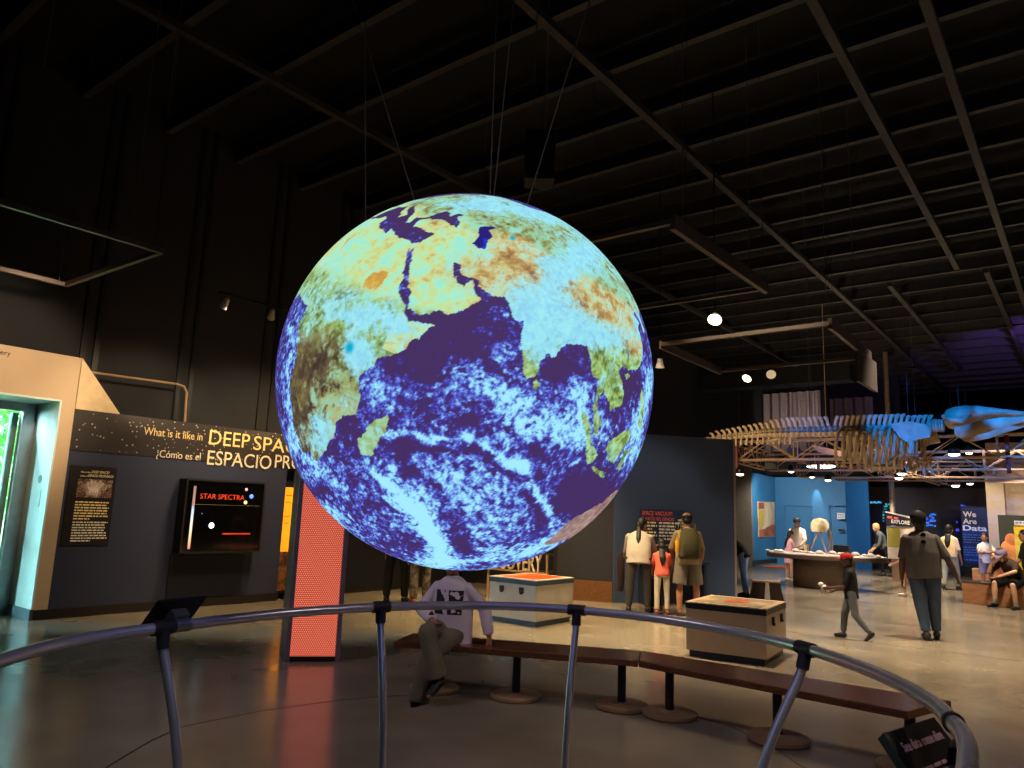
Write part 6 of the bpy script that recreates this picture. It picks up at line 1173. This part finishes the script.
# 12 girl in red shorts
p12 = atz(909, 597); d, r = vdir(p12); person('girl in pale pink top and red shorts half hidden behind the walking man', p12, face(-r.x, -r.y), 1.36, SKIN_L, (HAIR_BR, 'long'), cloth('blush top', (226, 196, 196)), .8, -.1, cloth('red shorts', (186, 32, 32)), .55, mat('cream shoe', (200, 184, 160), .6), lean=4, flare=1.1, arms=((20, 4, 62, 0), (4, 6, 20, 0)), legs=((14, 3, 2), (-10, 3, -20)))
# 13 woman in cream
p13 = atz(952, 590); d, r = vdir(p13); person('woman in cream top and pale olive trousers with long black hair facing the data sign', p13, face(d.x+.35*r.x, d.y+.35*r.y), 1.68, SKIN_M, (HAIR_B, 'long'), cloth('cream top', (240, 208, 164)), .95, -.06, cloth('pale olive trousers', (140, 136, 112)), 1.93, BLKSHOE, lean=2, loose=1.25, flare=1.4, arms=((6, 10, 20, 4), (4, 10, 12, 4)), legs=((8, 4, 2), (-8, 4, -18)))
# 14 standing boy with folded arms
p14 = atz(988, 592); d, r = vdir(p14); person('boy in white printed T-shirt with folded arms standing behind the seat box', p14, face(-d.x+.5*r.x, -d.y+.5*r.y), 1.50, SKIN_M, (HAIR_B, 'short'), mix_mat('white shirt with dark print', (44, 40, 44), (222, 212, 200), 5, .40, .44, .85), .85, -.1, cloth('mauve grey shorts', (110, 104, 120)), .95, BLKSHOE, lean=0, loose=1.15, arms=({'el': (-.24, -.10, 1.12), 'wr': (.04, -.19, 1.14)}, {'el': (.24, -.10, 1.12), 'wr': (-.04, -.21, 1.12)}), head=(-30, 4))
# 15 seated man in the pale cap
d = (atz(1003, 607.5)-atz(963, 602.5)).normalized(); n_ = Vector((-d.y, d.x, 0)); p15 = atz(963, 602.5)+d*.98+n_*.24
person('seated man in brown T-shirt and pale mauve cap resting his chin on his hand', p15, face(-n_.x*.95-.15*d.x, -n_.y*.95-.15*d.y), 1.74, SKIN_L, (HAIR_BR, 'short'), cloth('dark brown T-shirt', (66, 50, 42)), .92, -.1, cloth('black shorts', (24, 24, 28)), .98, BLKSHOE, lean=34, pelvis=.55, wide=1.06, loose=1.15, flare=1.15, sock=mat('grey sock', (150, 142, 136), .8), legs=((80, 9, 2, 2), (78, 16, -4, 4)), arms=({'el': (-.20, -.50, .70), 'wr': (-.09, -.52, .93)}, {'el': (.24, -.34, .74), 'wr': (.05, -.56, .62)}), head=(6, 34), cap=cloth('pale mauve cap', (112, 100, 126)))
q = p15+d*.42+n_*.25+Vector((0, 0, .45)); bg = thing('backpack', 'black backpack standing on the seat box beside the seated man', 'backpack', q, 0)
obj('bag_body', MB().loft([((0, 0, 0), (.15, 0, 0), (0, .1, 0)), ((0, 0, .05), (.17, 0, 0), (0, .12, 0)), ((0, 0, .32), (.15, 0, 0), (0, .1, 0)), ((0, 0, .43), (.09, 0, 0), (0, .06, 0))], 18), cloth('black bag cloth', (24, 23, 26)), bg, True); obj('handle', MB().tube([(-.05, 0, .42), (-.03, 0, .49), (.03, 0, .49), (.05, 0, .42)], .01, 8), M_BLACKMATT, bg, True); obj('front_pocket', MB().loft([((0, -.1, .05), (.12, 0, 0), (0, .03, 0)), ((0, -.11, .14), (.12, 0, 0), (0, .04, 0)), ((0, -.09, .22), (.1, 0, 0), (0, .02, 0))], 14), cloth('black bag cloth', (24, 23, 26)), bg, True)
# 16 person cut by the right edge
p16 = atz(1033, 608); d, r = vdir(p16); person('person in black clothes standing at the right edge beside the yellow panel', p16, face(-r.x*.9-d.x*.3, -r.y*.9-d.y*.3), 1.62, SKIN_M, (HAIR_B, 'long'), cloth('black top', (20, 20, 22)), .95, -.12, cloth('black trousers', (26, 26, 30)), 1.9, BLKSHOE, lean=4, wide=1.1, arms=((14, 12, 50, 0), (8, 8, 20, 0)))
# 17, 18 legs seen under the globe
p17 = atz(395, 602); d, r = vdir(p17); person('person in black trousers standing behind the globe beside the red pillar', p17, face(d.x+.3*r.x, d.y+.3*r.y), 1.74, SKIN_L, (HAIR_BR, 'short'), cloth('dark shirt', (40, 40, 46)), .95, -.06, cloth('black trousers', (26, 26, 30)), 1.96, BLKSHOE, lean=2, wide=1.05, loose=1.2, flare=1.15, arms=((4, 16, 16, 6), (4, 10, 14, 4)), legs=((2, 6, 0), (0, 6, -2)))
p18 = atz(419, 604); d, r = vdir(p18); person('person in mottled grey trousers standing behind the globe and the seated person', p18, face(d.x-.2*r.x, d.y-.2*r.y), 1.70, SKIN_L, (HAIR_B, 'short'), cloth('black T-shirt', (22, 21, 24)), .95, -.02, mix_mat('mottled grey cloth', (70, 62, 58), (120, 110, 100), 16, .4, .6, .9), 1.96, mat('rose shoe', (150, 70, 60), .6), lean=2, loose=1.2, flare=1.2, legs=((2, 2, 0), (0, 2, -2)))
# 19 child outside the entrance
p19 = Vector((-14.6, 4.55, -.02)); person('child in blue plaid shirt standing outside the entrance door', p19, R_(150), 1.35, SKIN_L, (HAIR_B, 'short'), mix_mat('blue plaid cloth', (70, 96, 140), (170, 190, 210), 9, .4, .6, .9, kind='voronoi'), .9, -.1, cloth('grey green trousers', (96, 104, 96)), 1.9, BLKSHOE, lean=2, voxel=.014)
